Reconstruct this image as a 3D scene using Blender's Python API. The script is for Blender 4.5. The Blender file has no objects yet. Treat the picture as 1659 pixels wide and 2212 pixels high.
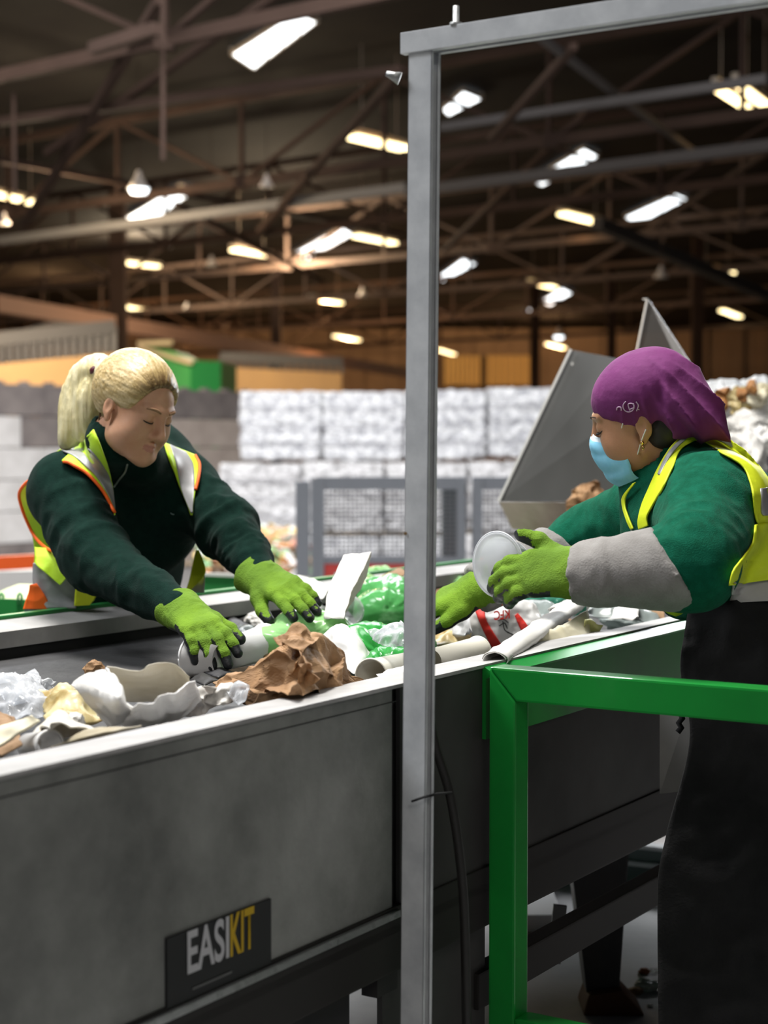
import bpy, bmesh, math, random
import numpy as np
from mathutils import Vector, Matrix, noise
from mathutils.bvhtree import BVHTree

# ------------------------------------------------------------------ camera, world, lights, exposure
SC = bpy.context.scene
COL = SC.collection
H = 1.38                      # eye height above the picking deck (z = 0)
FP = 3600.0                   # focal length in pixels of the 1659 x 2212 frame
PITCH = math.atan(146 / FP)
CAM = Vector((0, 0, H))
cd = bpy.data.cameras.new('camera')
cd.sensor_fit = 'VERTICAL'; cd.sensor_height = 36; cd.sensor_width = 27
cd.lens = FP / 2212 * 36
cd.dof.use_dof = True; cd.dof.focus_distance = 3.05; cd.dof.aperture_fstop = 3.7
cd.clip_end = 400
cam = bpy.data.objects.new('camera', cd); COL.objects.link(cam)
cam.location = CAM; cam.rotation_euler = (math.pi / 2 - PITCH, 0, 0)
SC.camera = cam
SC.view_settings.view_transform = 'Standard'; SC.view_settings.look = 'None'
SC.view_settings.gamma = 1; SC.view_settings.use_curve_mapping = False
SC.view_settings.exposure = 0.0
SC.cycles.use_denoising = True
SC.cycles.max_bounces = 8; SC.cycles.transparent_max_bounces = 12
SC.cycles.sample_clamp_indirect = 4.0
W = bpy.data.worlds.new('world'); SC.world = W; W.use_nodes = True
W.node_tree.nodes['Background'].inputs[0].default_value = (0.75, 0.82, 1.0, 1)
W.node_tree.nodes['Background'].inputs[1].default_value = 0.02

def area(name, loc, size, power, color, rot=(0, 0, 0), sy=None):
    l = bpy.data.lights.new(name, 'AREA'); l.energy = power; l.color = color
    l.shape = 'RECTANGLE'; l.size = size; l.size_y = sy or size
    o = bpy.data.objects.new(name, l); COL.objects.link(o); o.location = loc; o.rotation_euler = rot
    return o
area('bay_light_over_belt', (-0.9, 3.6, 6.2), 1.6, 560, (1.0, 0.97, 0.92))
area('bay_light_left', (-4.5, 2.5, 6.5), 2.0, 300, (0.95, 0.97, 1.0), (0, math.radians(-30), 0))
area('fill_light_behind', (1.2, -2.6, 4.6), 1.8, 75, (1.0, 0.96, 0.9), (math.radians(45), math.radians(6), 0))  # added fill, unseen, lifts the conveyor side and the workers' fronts
area('fill_light_under', (2.3, 8.2, 2.6), 1.0, 90, (0.95, 0.98, 1.0), (math.radians(-62), 0, math.radians(-22)))  # added off-frame fill that brightens the deck below the belt
area('yard_light_bales', (-2, 17, 8.8), 12, 5000, (0.96, 0.97, 1.0), (math.radians(16), 0, 0), 4)
area('yard_light_blocks', (-9, 24, 9), 6, 900, (1.0, 0.95, 0.9), (math.radians(25), 0, 0), 5)

# ------------------------------------------------------------------ pixel helpers
_cp, _sp = math.cos(PITCH), math.sin(PITCH)
def ray(px, py):
    u = (px - 829.5) / FP; v = (1106 - py) / FP
    return Vector((u, _cp + _sp * v, -_sp + _cp * v))
def at(px, py, Y):
    r = ray(px, py); return CAM + r * (Y / r.y)
def on(px, py, z):
    r = ray(px, py); return CAM + r * ((z - H) / r.z)

# ------------------------------------------------------------------ materials
MATS = {}
def mat(name, col, rough=0.6, metal=0.0, col2=None, scale=8.0, detail=4, bump=0.0, bscale=40.0, trans=0.0,
        emit=None, estr=0.0, ntype='noise', stretch=(1, 1, 1), alpha=1.0, sss=0.0, sheen=0.0, cpos=(0.35, 0.65), coat=0.0, coord='Object', transl=0.0, dist=0.02):
    if name in MATS: return MATS[name]
    m = bpy.data.materials.new(name); m.use_nodes = True; MATS[name] = m
    nt = m.node_tree; N = nt.nodes; L = nt.links; b = N['Principled BSDF']
    b.inputs['Base Color'].default_value = (*col, 1); b.inputs['Roughness'].default_value = rough
    b.inputs['Metallic'].default_value = metal; b.inputs['Alpha'].default_value = alpha
    b.inputs['Transmission Weight'].default_value = trans; b.inputs['IOR'].default_value = 1.45
    b.inputs['Coat Weight'].default_value = coat
    if sss: b.inputs['Subsurface Weight'].default_value = sss; b.inputs['Subsurface Radius'].default_value = (0.02, 0.008, 0.004)
    if sss: b.inputs['Subsurface Scale'].default_value = 0.5
    if sheen: b.inputs['Sheen Weight'].default_value = sheen; b.inputs['Sheen Roughness'].default_value = 0.4
    if emit: b.inputs['Emission Color'].default_value = (*emit, 1); b.inputs['Emission Strength'].default_value = estr
    if col2 or bump:
        tc = N.new('ShaderNodeTexCoord'); mp = N.new('ShaderNodeMapping'); mp.inputs['Scale'].default_value = stretch
        L.new(tc.outputs[coord], mp.inputs['Vector'])
    if col2:
        if ntype == 'voronoi':
            t = N.new('ShaderNodeTexVoronoi'); t.inputs['Scale'].default_value = scale
            s = N.new('ShaderNodeSeparateColor'); L.new(t.outputs['Color'], s.inputs[0]); out = s.outputs[0]
        else:
            t = N.new('ShaderNodeTexNoise'); t.inputs['Scale'].default_value = scale; t.inputs['Detail'].default_value = detail
            t.inputs['Roughness'].default_value = 0.78 if detail > 14 else 0.6; out = t.outputs[0]
        L.new(mp.outputs[0], t.inputs['Vector'])
        cr = N.new('ShaderNodeValToRGB'); cr.color_ramp.elements[0].position = cpos[0]; cr.color_ramp.elements[1].position = cpos[1]
        cr.color_ramp.elements[0].color = (*col, 1); cr.color_ramp.elements[1].color = (*col2, 1)
        L.new(out, cr.inputs[0]); L.new(cr.outputs[0], b.inputs['Base Color'])
    if bump:
        t2 = N.new('ShaderNodeTexNoise'); t2.inputs['Scale'].default_value = bscale; t2.inputs['Detail'].default_value = 6
        L.new(mp.outputs[0], t2.inputs['Vector'])
        bp = N.new('ShaderNodeBump'); bp.inputs['Strength'].default_value = bump; bp.inputs['Distance'].default_value = dist
        L.new(t2.outputs[0], bp.inputs['Height']); L.new(bp.outputs[0], b.inputs['Normal'])
    if transl:
        tr = N.new('ShaderNodeBsdfTranslucent'); tr.inputs[0].default_value = (*(col2 or col), 1)
        mx = N.new('ShaderNodeMixShader'); mx.inputs[0].default_value = transl
        L.new(b.outputs[0], mx.inputs[1]); L.new(tr.outputs[0], mx.inputs[2]); L.new(mx.outputs[0], N['Material Output'].inputs[0])
    return m
def film(name, col, a=0.35, rough=0.15):
    """thin plastic film: part see-through, part translucent and glossy"""
    if name in MATS: return MATS[name]
    m = bpy.data.materials.new(name); m.use_nodes = True; MATS[name] = m
    nt = m.node_tree; N = nt.nodes; L = nt.links; b = N['Principled BSDF']
    b.inputs['Base Color'].default_value = (*col, 1); b.inputs['Roughness'].default_value = rough
    tr = N.new('ShaderNodeBsdfTransparent'); tr.inputs[0].default_value = (*[0.5 + 0.5 * c for c in col], 1)
    tl = N.new('ShaderNodeBsdfTranslucent'); tl.inputs[0].default_value = (*col, 1)
    m1 = N.new('ShaderNodeMixShader'); m1.inputs[0].default_value = 0.35
    L.new(b.outputs[0], m1.inputs[1]); L.new(tl.outputs[0], m1.inputs[2])
    m2 = N.new('ShaderNodeMixShader'); fr = N.new('ShaderNodeLayerWeight'); fr.inputs[0].default_value = 0.35
    mt = N.new('ShaderNodeMath'); mt.operation = 'ADD'; mt.use_clamp = True; mt.inputs[1].default_value = a
    L.new(fr.outputs['Facing'], mt.inputs[0]); L.new(mt.outputs[0], m2.inputs[0])
    L.new(tr.outputs[0], m2.inputs[1]); L.new(m1.outputs[0], m2.inputs[2]); L.new(m2.outputs[0], N['Material Output'].inputs[0])
    return m

# ------------------------------------------------------------------ mesh helpers
def link(name, me, m=None, parent=None, smooth=False):
    o = bpy.data.objects.new(name, me); COL.objects.link(o)
    if m is not None:
        for k in (m if isinstance(m, (list, tuple)) else [m]): me.materials.append(k)
    if parent: o.parent = parent
    if smooth: me.polygons.foreach_set('use_smooth', [True] * len(me.polygons))
    return o
def obj(name, bm, m, parent=None, smooth=False):
    me = bpy.data.meshes.new(name); bmesh.ops.recalc_face_normals(bm, faces=bm.faces[:]); bm.to_mesh(me); bm.free()
    return link(name, me, m, parent, smooth)
def tag(o, label, cat, group=None, kind=None):
    o['label'] = label; o['category'] = cat
    if group: o['group'] = group
    if kind: o['kind'] = kind
    return o
def structure(o): o['kind'] = 'structure'; return o
def thing(name, label, cat, loc=(0, 0, 0), group=None):
    o = bpy.data.objects.new(name, None); COL.objects.link(o); o.location = loc; o.empty_display_size = 0.05
    return tag(o, label, cat, group)
def adopt(root, *kids):
    """children keep their world place below an empty that stands elsewhere"""
    for k in kids:
        k.parent = root; k.matrix_parent_inverse = Matrix.Translation(-Vector(root.location))
def hexa(bm, p, bevel=0.0):
    """eight corners: bottom ring 0-3, top ring 4-7"""
    v = [bm.verts.new(Vector(q)) for q in p]
    fs = [bm.faces.new([v[i] for i in f]) for f in ((3, 2, 1, 0), (4, 5, 6, 7), (0, 1, 5, 4), (1, 2, 6, 5), (2, 3, 7, 6), (3, 0, 4, 7))]
    if bevel:
        es = list({e for f in fs for e in f.edges})
        bmesh.ops.bevel(bm, geom=es, offset=bevel, segments=2, profile=0.7, affect='EDGES')
def box(bm, c, s, rot=None, bevel=0.0):
    c = Vector(c); R = rot or Matrix.Identity(3)
    p = [c + R @ Vector((x * s[0] / 2, y * s[1] / 2, z * s[2] / 2)) for z in (-1, 1) for x, y in ((-1, -1), (1, -1), (1, 1), (-1, 1))]
    hexa(bm, p, bevel)
def beam(bm, a, b, w, h, up=(0, 0, 1), bevel=0.0):
    a = Vector(a); b = Vector(b); d = (b - a).normalized(); s = d.cross(Vector(up))
    if s.length < 1e-4: s = d.cross(Vector((1, 0, 0)))
    s.normalize(); u = s.cross(d)
    p = [q + s * x * w / 2 + u * y * h / 2 for q, (x, y) in [(a, k) for k in ((-1, -1), (1, -1), (1, 1), (-1, 1))]] + \
        [b + s * x * w / 2 + u * y * h / 2 for (x, y) in ((-1, -1), (1, -1), (1, 1), (-1, 1))]
    hexa(bm, p, bevel)
def prism(bm, poly, off, bevel=0.0):
    """polygon of points extruded by a vector"""
    off = Vector(off); a = [bm.verts.new(Vector(p)) for p in poly]; b = [bm.verts.new(Vector(p) + off) for p in poly]
    n = len(poly); bm.faces.new(a[::-1]); bm.faces.new(b)
    for i in range(n): bm.faces.new((a[i], a[(i + 1) % n], b[(i + 1) % n], b[i]))
def tube(bm, pts, r, seg=8, caps=True):
    pts = [Vector(p) for p in pts]; rs = r if isinstance(r, (list, tuple)) else [r] * len(pts)
    rings = []; pu = None
    for i, p in enumerate(pts):
        d = (pts[min(i + 1, len(pts) - 1)] - pts[max(i - 1, 0)]).normalized()
        if pu is None: pu = d.orthogonal().normalized()
        u = (pu - d * pu.dot(d)); u = u.normalized() if u.length > 1e-5 else d.orthogonal().normalized(); pu = u; w = d.cross(u)
        rings.append([bm.verts.new(p + (u * math.cos(k * 2 * math.pi / seg) + w * math.sin(k * 2 * math.pi / seg)) * rs[i]) for k in range(seg)])
    for a, b in zip(rings, rings[1:]):
        for k in range(seg): bm.faces.new((a[k], a[(k + 1) % seg], b[(k + 1) % seg], b[k]))
    if caps: bm.faces.new(rings[0][::-1]); bm.faces.new(rings[-1])
def lathe(bm, prof, M, seg=32):
    rings = []
    for r, z in prof:
        rings.append([bm.verts.new(M @ Vector((r * math.cos(k * 2 * math.pi / seg), r * math.sin(k * 2 * math.pi / seg), z))) for k in range(seg)])
    for a, b in zip(rings, rings[1:]):
        for k in range(seg): bm.faces.new((a[k], a[(k + 1) % seg], b[(k + 1) % seg], b[k]))
    return rings
def smoothpath(pts, n):
    """Catmull-Rom through points (tuples of any length)"""
    P = [np.array(p, float) for p in pts]; P = [2 * P[0] - P[1]] + P + [2 * P[-1] - P[-2]]; out = []
    m = len(P) - 3
    for i in range(n + 1):
        t = i / n * m; k = min(int(t), m - 1); t -= k; a, b, c, d = P[k:k + 4]
        out.append(0.5 * ((2 * b) + (c - a) * t + (2 * a - 5 * b + 4 * c - d) * t * t + (3 * b - a - 3 * c + d) * t ** 3))
    return out
def frame_z(a, b):
    """matrix at a with z towards b"""
    a = Vector(a); z = (Vector(b) - a).normalized()
    return Matrix.Translation(a) @ z.to_track_quat('Z', 'Y').to_matrix().to_4x4()

# numpy noise
def vnoise(P, seed=0):
    P = P + seed * 17.31; I = np.floor(P).astype(np.int64); f = P - I; f = f * f * (3 - 2 * f)
    def h(i, j, k):
        n = (i * 374761393 + j * 668265263 + k * 1274126177) & 0x7fffffff
        n = ((n ^ (n >> 13)) * 1274126177) & 0x7fffffff
        return ((n ^ (n >> 16)) & 0xffff) / 32767.5 - 1
    x, y, z = I.T; u, v, w = f.T; r = 0
    for a in (0, 1):
        for b in (0, 1):
            for c in (0, 1):
                r = r + h(x + a, y + b, z + c) * (u if a else 1 - u) * (v if b else 1 - v) * (w if c else 1 - w)
    return r
def ridged(P, seed=0, octs=3):
    s = 0; a = 1
    for o in range(octs): s = s + a * (1 - 2 * np.abs(vnoise(P * 2 ** o, seed + o))); a *= 0.5
    return s / 1.75

# ------------------------------------------------------------------ distance-field bodies (smooth unions meshed by surface nets)
class Field:
    def __init__(s, lo, hi, h, fine=None):
        ax = []
        for k in range(3):
            if fine is None: ax.append(np.arange(lo[k], hi[k] + h, h)); continue
            fl, fh, hf = fine[0][k], fine[1][k], fine[2]
            a = np.concatenate([np.arange(lo[k], fl, h), np.arange(max(fl, lo[k]), fh, hf), np.arange(max(fh, lo[k]), hi[k] + h, h)])
            ax.append(np.unique(a))
        s.ax = [a.astype(np.float32) for a in ax]
        s.D = np.full([len(a) for a in s.ax], 1.0, np.float32)
    def _sub(s, lo, hi):
        sl = []
        for k in range(3):
            a = s.ax[k]; i = max(int(np.searchsorted(a, lo[k])) - 1, 0); j = int(np.searchsorted(a, hi[k])) + 1
            sl.append(slice(i, max(j, i + 1)))
        g = np.meshgrid(*[s.ax[k][sl[k]] for k in range(3)], indexing='ij')
        return tuple(sl), g
    def _op(s, lo, hi, fn, k, sub):
        m = k + 0.03
        lo = np.array(lo) - m; hi = np.array(hi) + m
        sl, g = s._sub(lo, hi)
        if min(x.stop - x.start for x in sl) < 1 or g[0].size == 0: return
        d = fn(*g).astype(np.float32); A = s.D[sl]
        if sub:
            d = -d; h = np.maximum(k - np.abs(A - d), 0) / max(k, 1e-6); s.D[sl] = np.maximum(A, d) + h * h * k / 4
        else:
            h = np.maximum(k - np.abs(A - d), 0) / max(k, 1e-6); s.D[sl] = np.minimum(A, d) - h * h * k / 4
    def seg(s, a, b, ra, rb=None, k=0.02, sub=False, flat=None):
        """tapered capsule; flat=(axis, factor) squashes along a unit axis"""
        rb = ra if rb is None else rb; a = np.array(a, float); b = np.array(b, float); ba = b - a; L2 = max(ba @ ba, 1e-9)
        R = max(ra, rb)
        def fn(X, Y, Z):
            x, y, z = X - a[0], Y - a[1], Z - a[2]
            t = np.clip((x * ba[0] + y * ba[1] + z * ba[2]) / L2, 0, 1)
            x = x - t * ba[0]; y = y - t * ba[1]; z = z - t * ba[2]
            if flat is not None:
                n, f = flat; q = (x * n[0] + y * n[1] + z * n[2]) * (1 / f - 1)
                x = x + q * n[0]; y = y + q * n[1]; z = z + q * n[2]
                return (np.sqrt(x * x + y * y + z * z) - (ra + (rb - ra) * t)) * min(f, 1)
            return np.sqrt(x * x + y * y + z * z) - (ra + (rb - ra) * t)
        s._op(np.minimum(a, b) - R, np.maximum(a, b) + R, fn, k, sub)
    def ell(s, c, r, R=None, k=0.02, sub=False):
        c = np.array(c, float); r = np.array(r, float); M = np.eye(3) if R is None else np.array(R)
        e = np.abs(M) @ r
        def fn(X, Y, Z):
            x, y, z = X - c[0], Y - c[1], Z - c[2]
            q = [M[0, i] * x + M[1, i] * y + M[2, i] * z for i in range(3)]
            k0 = np.sqrt(sum((q[i] / r[i]) ** 2 for i in range(3))); k1 = np.sqrt(sum((q[i] / r[i] ** 2) ** 2 for i in range(3)))
            return k0 * (k0 - 1) / np.maximum(k1, 1e-6)
        s._op(c - e, c + e, fn, k, sub)
    def plane(s, p, n):
        """cut away the side the normal points to"""
        X, Y, Z = np.meshgrid(*s.ax, indexing='ij')
        s.D = np.maximum(s.D, ((X - p[0]) * n[0] + (Y - p[1]) * n[1] + (Z - p[2]) * n[2]).astype(np.float32))
    def mesh(s):
        D = s.D; S = D < 0
        nx, ny, nz = [n - 1 for n in D.shape]
        cnt = np.zeros((nx, ny, nz), np.uint8)
        for i in (0, 1):
            for j in (0, 1):
                for k in (0, 1): cnt += S[i:i + nx, j:j + ny, k:k + nz]
        act = (cnt > 0) & (cnt < 8); I = np.argwhere(act); idx = np.full(act.shape, -1, np.int64); idx[act] = np.arange(len(I))
        acc = np.zeros((len(I), 3)); num = np.zeros(len(I))
        cor = [(i, j, k) for i in (0, 1) for j in (0, 1) for k in (0, 1)]
        for a in cor:
            for ax in range(3):
                if a[ax]: continue
                b = list(a); b[ax] = 1
                A = I + a; B = I + b
                da = D[A[:, 0], A[:, 1], A[:, 2]]; db = D[B[:, 0], B[:, 1], B[:, 2]]; m = (da < 0) != (db < 0)
                t = np.where(m, da / np.where(m, da - db, 1), 0)
                pa = np.stack([s.ax[q][A[:, q]] for q in range(3)], 1); pb = np.stack([s.ax[q][B[:, q]] for q in range(3)], 1)
                acc += np.where(m[:, None], pa + (pb - pa) * t[:, None], 0); num += m
        V = acc / num[:, None]
        F = []
        for ax in range(3):
            o = [(1, 2), (2, 0), (0, 1)][ax]
            sl0 = [slice(None)] * 3; sl1 = [slice(None)] * 3; sl0[ax] = slice(0, -1); sl1[ax] = slice(1, None)
            for q in o:
                sl0[q] = slice(1, -1); sl1[q] = slice(1, -1)
            a = S[tuple(sl0)]; b = S[tuple(sl1)]; E = np.argwhere(a != b); ins = a[tuple(E.T)]
            for q in o: E[:, q] += 1
            u, v = o; q = []
            for du, dv in ((-1, -1), (0, -1), (0, 0), (-1, 0)):
                G = E.copy(); G[:, u] += du; G[:, v] += dv; q.append(idx[G[:, 0], G[:, 1], G[:, 2]])
            q = np.stack(q, 1); q[~ins] = q[~ins][:, ::-1]; F.append(q)
        return V, np.concatenate(F)
def np_mesh(name, V, F, disp=None, smooth_it=1):
    """mesh from arrays, a little relaxed, then pushed along its normals by disp(P, N)"""
    E = np.concatenate([F[:, [0, 1]], F[:, [1, 2]], F[:, [2, 3]], F[:, [3, 0]]])
    for _ in range(smooth_it):
        acc = np.zeros_like(V); n = np.zeros(len(V))
        for a, b in ((0, 1), (1, 0)):
            np.add.at(acc, E[:, a], V[E[:, b]]); np.add.at(n, E[:, a], 1)
        V = V * 0.5 + 0.5 * acc / n[:, None]
    if disp is not None:
        a = V[F[:, 2]] - V[F[:, 0]]; b = V[F[:, 3]] - V[F[:, 1]]; fn = np.cross(a, b); N = np.zeros_like(V)
        for k in range(4): np.add.at(N, F[:, k], fn)
        N /= np.maximum(np.linalg.norm(N, axis=1), 1e-9)[:, None]
        V = V + N * disp(V, N)[:, None]
    me = bpy.data.meshes.new(name)
    me.vertices.add(len(V)); me.vertices.foreach_set('co', V.astype(np.float32).ravel())
    me.loops.add(F.size); me.loops.foreach_set('vertex_index', F.astype(np.int32).ravel())
    me.polygons.add(len(F)); me.polygons.foreach_set('loop_start', np.arange(0, F.size, 4, dtype=np.int32))
    me.update(calc_edges=True); me.polygons.foreach_set('use_smooth', np.ones(len(F), bool))
    me.validate(); me.update()
    return me, V
def set_slots(me, sel):
    """sel(centres, normals) -> material index per face"""
    n = len(me.polygons); c = np.empty(n * 3, np.float32); me.polygons.foreach_get('center', c)
    nn = np.empty(n * 3, np.float32); me.polygons.foreach_get('normal', nn)
    me.polygons.foreach_set('material_index', sel(c.reshape(-1, 3), nn.reshape(-1, 3)).astype(np.int32))

# ------------------------------------------------------------------ belt frame: s along the belt, t across it (away from the camera)
Q0 = on(0, 1675, 1.0); Q1 = on(860, 1478, 1.0)
DB = (Q1 - Q0).normalized(); NB = Vector((-DB.y, DB.x, 0)); O = Vector((Q1.x, Q1.y, 0))
def B(s, t, z): return O + DB * s + NB * t + Vector((0, 0, z))
UP = Vector((0, 0, 1))
BELTZ = 0.925; BW = 1.27

steel = mat('brushed_steel', (0.36, 0.37, 0.37), 0.42, 0.55, (0.26, 0.27, 0.265), 3, 6, 0.25, 60, coord='Object', stretch=(1, 1, 1))
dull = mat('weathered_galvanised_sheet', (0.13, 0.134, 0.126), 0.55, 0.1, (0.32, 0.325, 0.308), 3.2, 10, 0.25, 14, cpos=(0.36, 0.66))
lipm = mat('worn_bright_sheet_edge', (0.40, 0.39, 0.385), 0.6, 0.0, (0.30, 0.295, 0.29), 9, 5)
darkm = mat('dark_painted_frame', (0.02, 0.02, 0.022), 0.6, 0.0, (0.035, 0.032, 0.03), 6)
rubber = mat('black_rubber_belt', (0.035, 0.035, 0.038), 0.6, 0, (0.06, 0.06, 0.062), 5, 5, 0.2, 30)
greenp = mat('green_gloss_paint', (0.008, 0.27, 0.035), 0.35, 0, (0.006, 0.20, 0.028), 4, 4, coat=0.3)
strut = mat('galvanised_strut', (0.66, 0.68, 0.70), 0.5, 0.1, (0.50, 0.52, 0.545), 14, 6, 0.03, 80, dist=0.003)
blackm = mat('black', (0.006, 0.006, 0.007), 0.8)
concrete = mat('floor_concrete', (0.3, 0.29, 0.28), 0.85, 0, (0.42, 0.41, 0.4), 2, 8, 0.2, 20)
deckm = mat('grey_deck', (0.33, 0.33, 0.34), 0.6, 0.1, (0.42, 0.42, 0.42), 3, 6, 0.1, 20)

# ------------------------------------------------------------------ setting
bm = bmesh.new(); box(bm, (0, 60, -1.25), (120, 150, 0.1)); structure(obj('floor', bm, concrete))
bm = bmesh.new(); hexa(bm, [B(-4, -2.5, -0.12), B(2.6, -2.5, -0.12), B(2.6, 3.0, -0.12), B(-4, 3.0, -0.12), B(-4, -2.5, 0), B(2.6, -2.5, 0), B(2.6, 3.0, 0), B(-4, 3.0, 0)])
structure(obj('floor', bm, deckm))
roofm = mat('dark_roof_sheet', (0.008, 0.007, 0.007), 0.9, 0, (0.012, 0.011, 0.010), 0.4, 3, coord='Object')
wallm = mat('brown_cladding', (0.20, 0.15, 0.11), 0.8, 0, (0.28, 0.21, 0.15), 0.15, 3)
bm = bmesh.new(); box(bm, (0, 66, 10.2), (150, 130, 0.2)); structure(obj('ceiling', bm, roofm))
bm = bmesh.new()
for k in range(90): box(bm, (-60 + k * 1.35, 126 + (k % 2) * 0.25, 4.5), (1.36, 0.3, 11.6))
structure(obj('wall_back', bm, wallm))
bm = bmesh.new(); box(bm, (-52, 60, 4.5), (0.3, 135, 11.6)); structure(obj('wall_left', bm, wallm))
bm = bmesh.new(); box(bm, (52, 60, 4.5), (0.3, 135, 11.6)); structure(obj('wall_right', bm, wallm))

for m_ in (roofm,): m_.node_tree.nodes['Principled BSDF'].inputs['Specular IOR Level'].default_value = 0.05
# tan partitions with a louvre band above
tan = mat('tan_painted_board', (0.62, 0.38, 0.17), 0.7, 0, (0.55, 0.34, 0.16), 0.5)
louv = mat('grey_louvre', (0.11, 0.105, 0.105), 0.6)
def partition(x0, x1, yt0, yt1, yl0, yl1, Y0, Y1, label):
    t = thing('partition_panel', label, 'partition', at((x0 + x1) / 2, 900, (Y0 + Y1) / 2))
    bm = bmesh.new(); off = Vector((0, 0.3, 0))
    prism(bm, [at(x0, 900, Y0), at(x1, 900, Y1), at(x1, yt1, Y1), at(x0, yt0, Y0)], off); a = obj('board', bm, tan)
    bm = bmesh.new()
    n = int((x1 - x0) / 17)
    for k in range(n + 1):
        f = k / n; p = at(x0 + (x1 - x0) * f, yt0 + (yt1 - yt0) * f, Y0 + (Y1 - Y0) * f); q = at(x0 + (x1 - x0) * f, yl0 + (yl1 - yl0) * f, Y0 + (Y1 - Y0) * f)
        beam(bm, p, q, 0.13, 0.1, up=(0, 1, 0))
    beam(bm, at(x0, yl0, Y0), at(x1, yl1, Y1), 0.15, 0.35)
    b = obj('louvre', bm, louv); adopt(t, a, b); return t
partition(-30, 246, 788, 762, 735, 706, 42, 44, 'warm tan partition with tall grey louvre slats behind the ponytail')
partition(476, 738, 792, 806, 770, 782, 62, 64, 'tan partition with short pale slats above, left of the steel post')
# grey gable sheet above left louvre
bm = bmesh.new(); prism(bm, [at(-30, 745, 43.5), at(246, 748, 44.6), at(246, 706, 44.6), at(120, 692, 44), at(-30, 735, 43.5)], (0, 0.2, 0))
tag(obj('gable_sheet', bm, mat('grey_brown_sheet', (0.07, 0.06, 0.055), 0.8)), 'grey brown sheet above the slats of the far left partition', 'panel')
# lit translucent yellow wall panels far right of the post
yel = mat('yellow_translucent_sheet', (0.35, 0.2, 0.05), 0.8, 0, emit=(0.55, 0.33, 0.1), estr=0.22)
t = thing('translucent_wall_sheet', 'dim yellow translucent sheets low on the far back wall', 'wall sheet', at(1060, 830, 120))
for (a, b2) in ((960, 1040), (1052, 1160)):
    bm = bmesh.new()
    for k in range(8):
        x0 = a + (b2 - a) * k / 8; x1 = a + (b2 - a) * (k + 0.8) / 8
        prism(bm, [at(x0, 832, 124), at(x1, 832, 124), at(x1, 768, 124), at(x0, 768, 124)], (0, 0.2, 0))
    adopt(t, obj('sheet', bm, yel))
# green cabin
gl = mat('bright_green_panel', (0.08, 0.42, 0.12), 0.6); gd = mat('deep_green_panel', (0.015, 0.22, 0.05), 0.6)
t = thing('green_cabin', 'green sheet clad cabin with a slanted pale roof behind the block wall', 'cabin', at(400, 840, 45))
bm = bmesh.new(); prism(bm, [at(411, 1180, 44), at(477, 1180, 44.4), at(477, 781, 44.4), at(411, 778, 44)], (0.2, 2.5, 0)); a = obj('front_panel', bm, gd)
bm = bmesh.new(); prism(bm, [at(305, 868, 47), at(412, 868, 44.2), at(412, 782, 44.2), at(370, 757, 45), at(305, 748, 47)], (0.2, 2, 0)); b = obj('side_panel', bm, gl)
bm = bmesh.new(); beam(bm, at(300, 742, 46.9), at(370, 740, 46), 0.12, 0.12); beam(bm, at(303, 742, 46.9), at(303, 830, 46.9), 0.1, 0.1); beam(bm, at(305, 752, 46.5), at(412, 783, 43.9), 0.12, 0.1)
c = obj('frame', bm, mat('cream_steel', (0.75, 0.6, 0.38), 0.5)); adopt(t, a, b, c)

# concrete block wall (interlocking blocks, 1.2 x 0.6 x 0.6)
blkm = [mat('pale_concrete_block', (0.50, 0.48, 0.46), 0.9, 0, (0.62, 0.60, 0.58), 2.5, 8, 0.3, 6), mat('dark_concrete_block', (0.14, 0.12, 0.115), 0.9, 0, (0.22, 0.19, 0.175), 2, 8, 0.3, 6),
        mat('warm_concrete_block', (0.36, 0.30, 0.26), 0.9, 0, (0.46, 0.39, 0.34), 2, 8, 0.3, 6)]
wd = Vector((0.637, 0.771, 0)); wn = Vector((0.771, -0.637, 0)); w0 = at(-60, 900, 31.0); w0.z = 0
def block_mesh(m):
    bm = bmesh.new(); R = Matrix((wd, -wn, UP)).transposed()
    box(bm, (0, 0, 0.295), (1.185, 0.6, 0.585), R, 0.02)
    for sx in (-0.3, 0.3): lathe(bm, [(0.0, 0.66), (0.1, 0.66), (0.13, 0.58)], Matrix.Translation(wd * sx), 10)
    me = bpy.data.meshes.new('concrete_block'); bmesh.ops.recalc_face_normals(bm, faces=bm.faces[:]); bm.to_mesh(me); bm.free(); me.materials.append(m); return me
bmes = [block_mesh(m) for m in blkm]
dark = {(0, 0), (0, 1), (0, 2), (0, 4), (0, 5), (1, 1), (1, 2), (5, 0), (5, 1), (0, 6)}
cn = ['top', 'second', 'third', 'fourth', 'fifth', 'sixth']; pn = ['leftmost', 'second', 'third', 'fourth', 'fifth', 'sixth', 'seventh']
for r in range(6):
    for c in range(7):
        o = bpy.data.objects.new('concrete_block', bmes[1 if (r, c) in dark else (2 if c > 3 else 0)]); COL.objects.link(o)
        o.location = w0 + wd * (c * 1.2 + (0.6 if r % 2 else 0) - 0.3) + Vector((0, 0, 2.4 - (r + 1) * 0.6)) + Vector((0, 0, 0.12))
        pos = pn[c] + (' in' if c == 0 else ' from the left in')
        tag(o, f"{'dark stained' if (r, c) in dark else 'pale grey'} concrete block, {pos} the {cn[r]} course of the wall", 'concrete block', 'blocks of the concrete wall')

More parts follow.
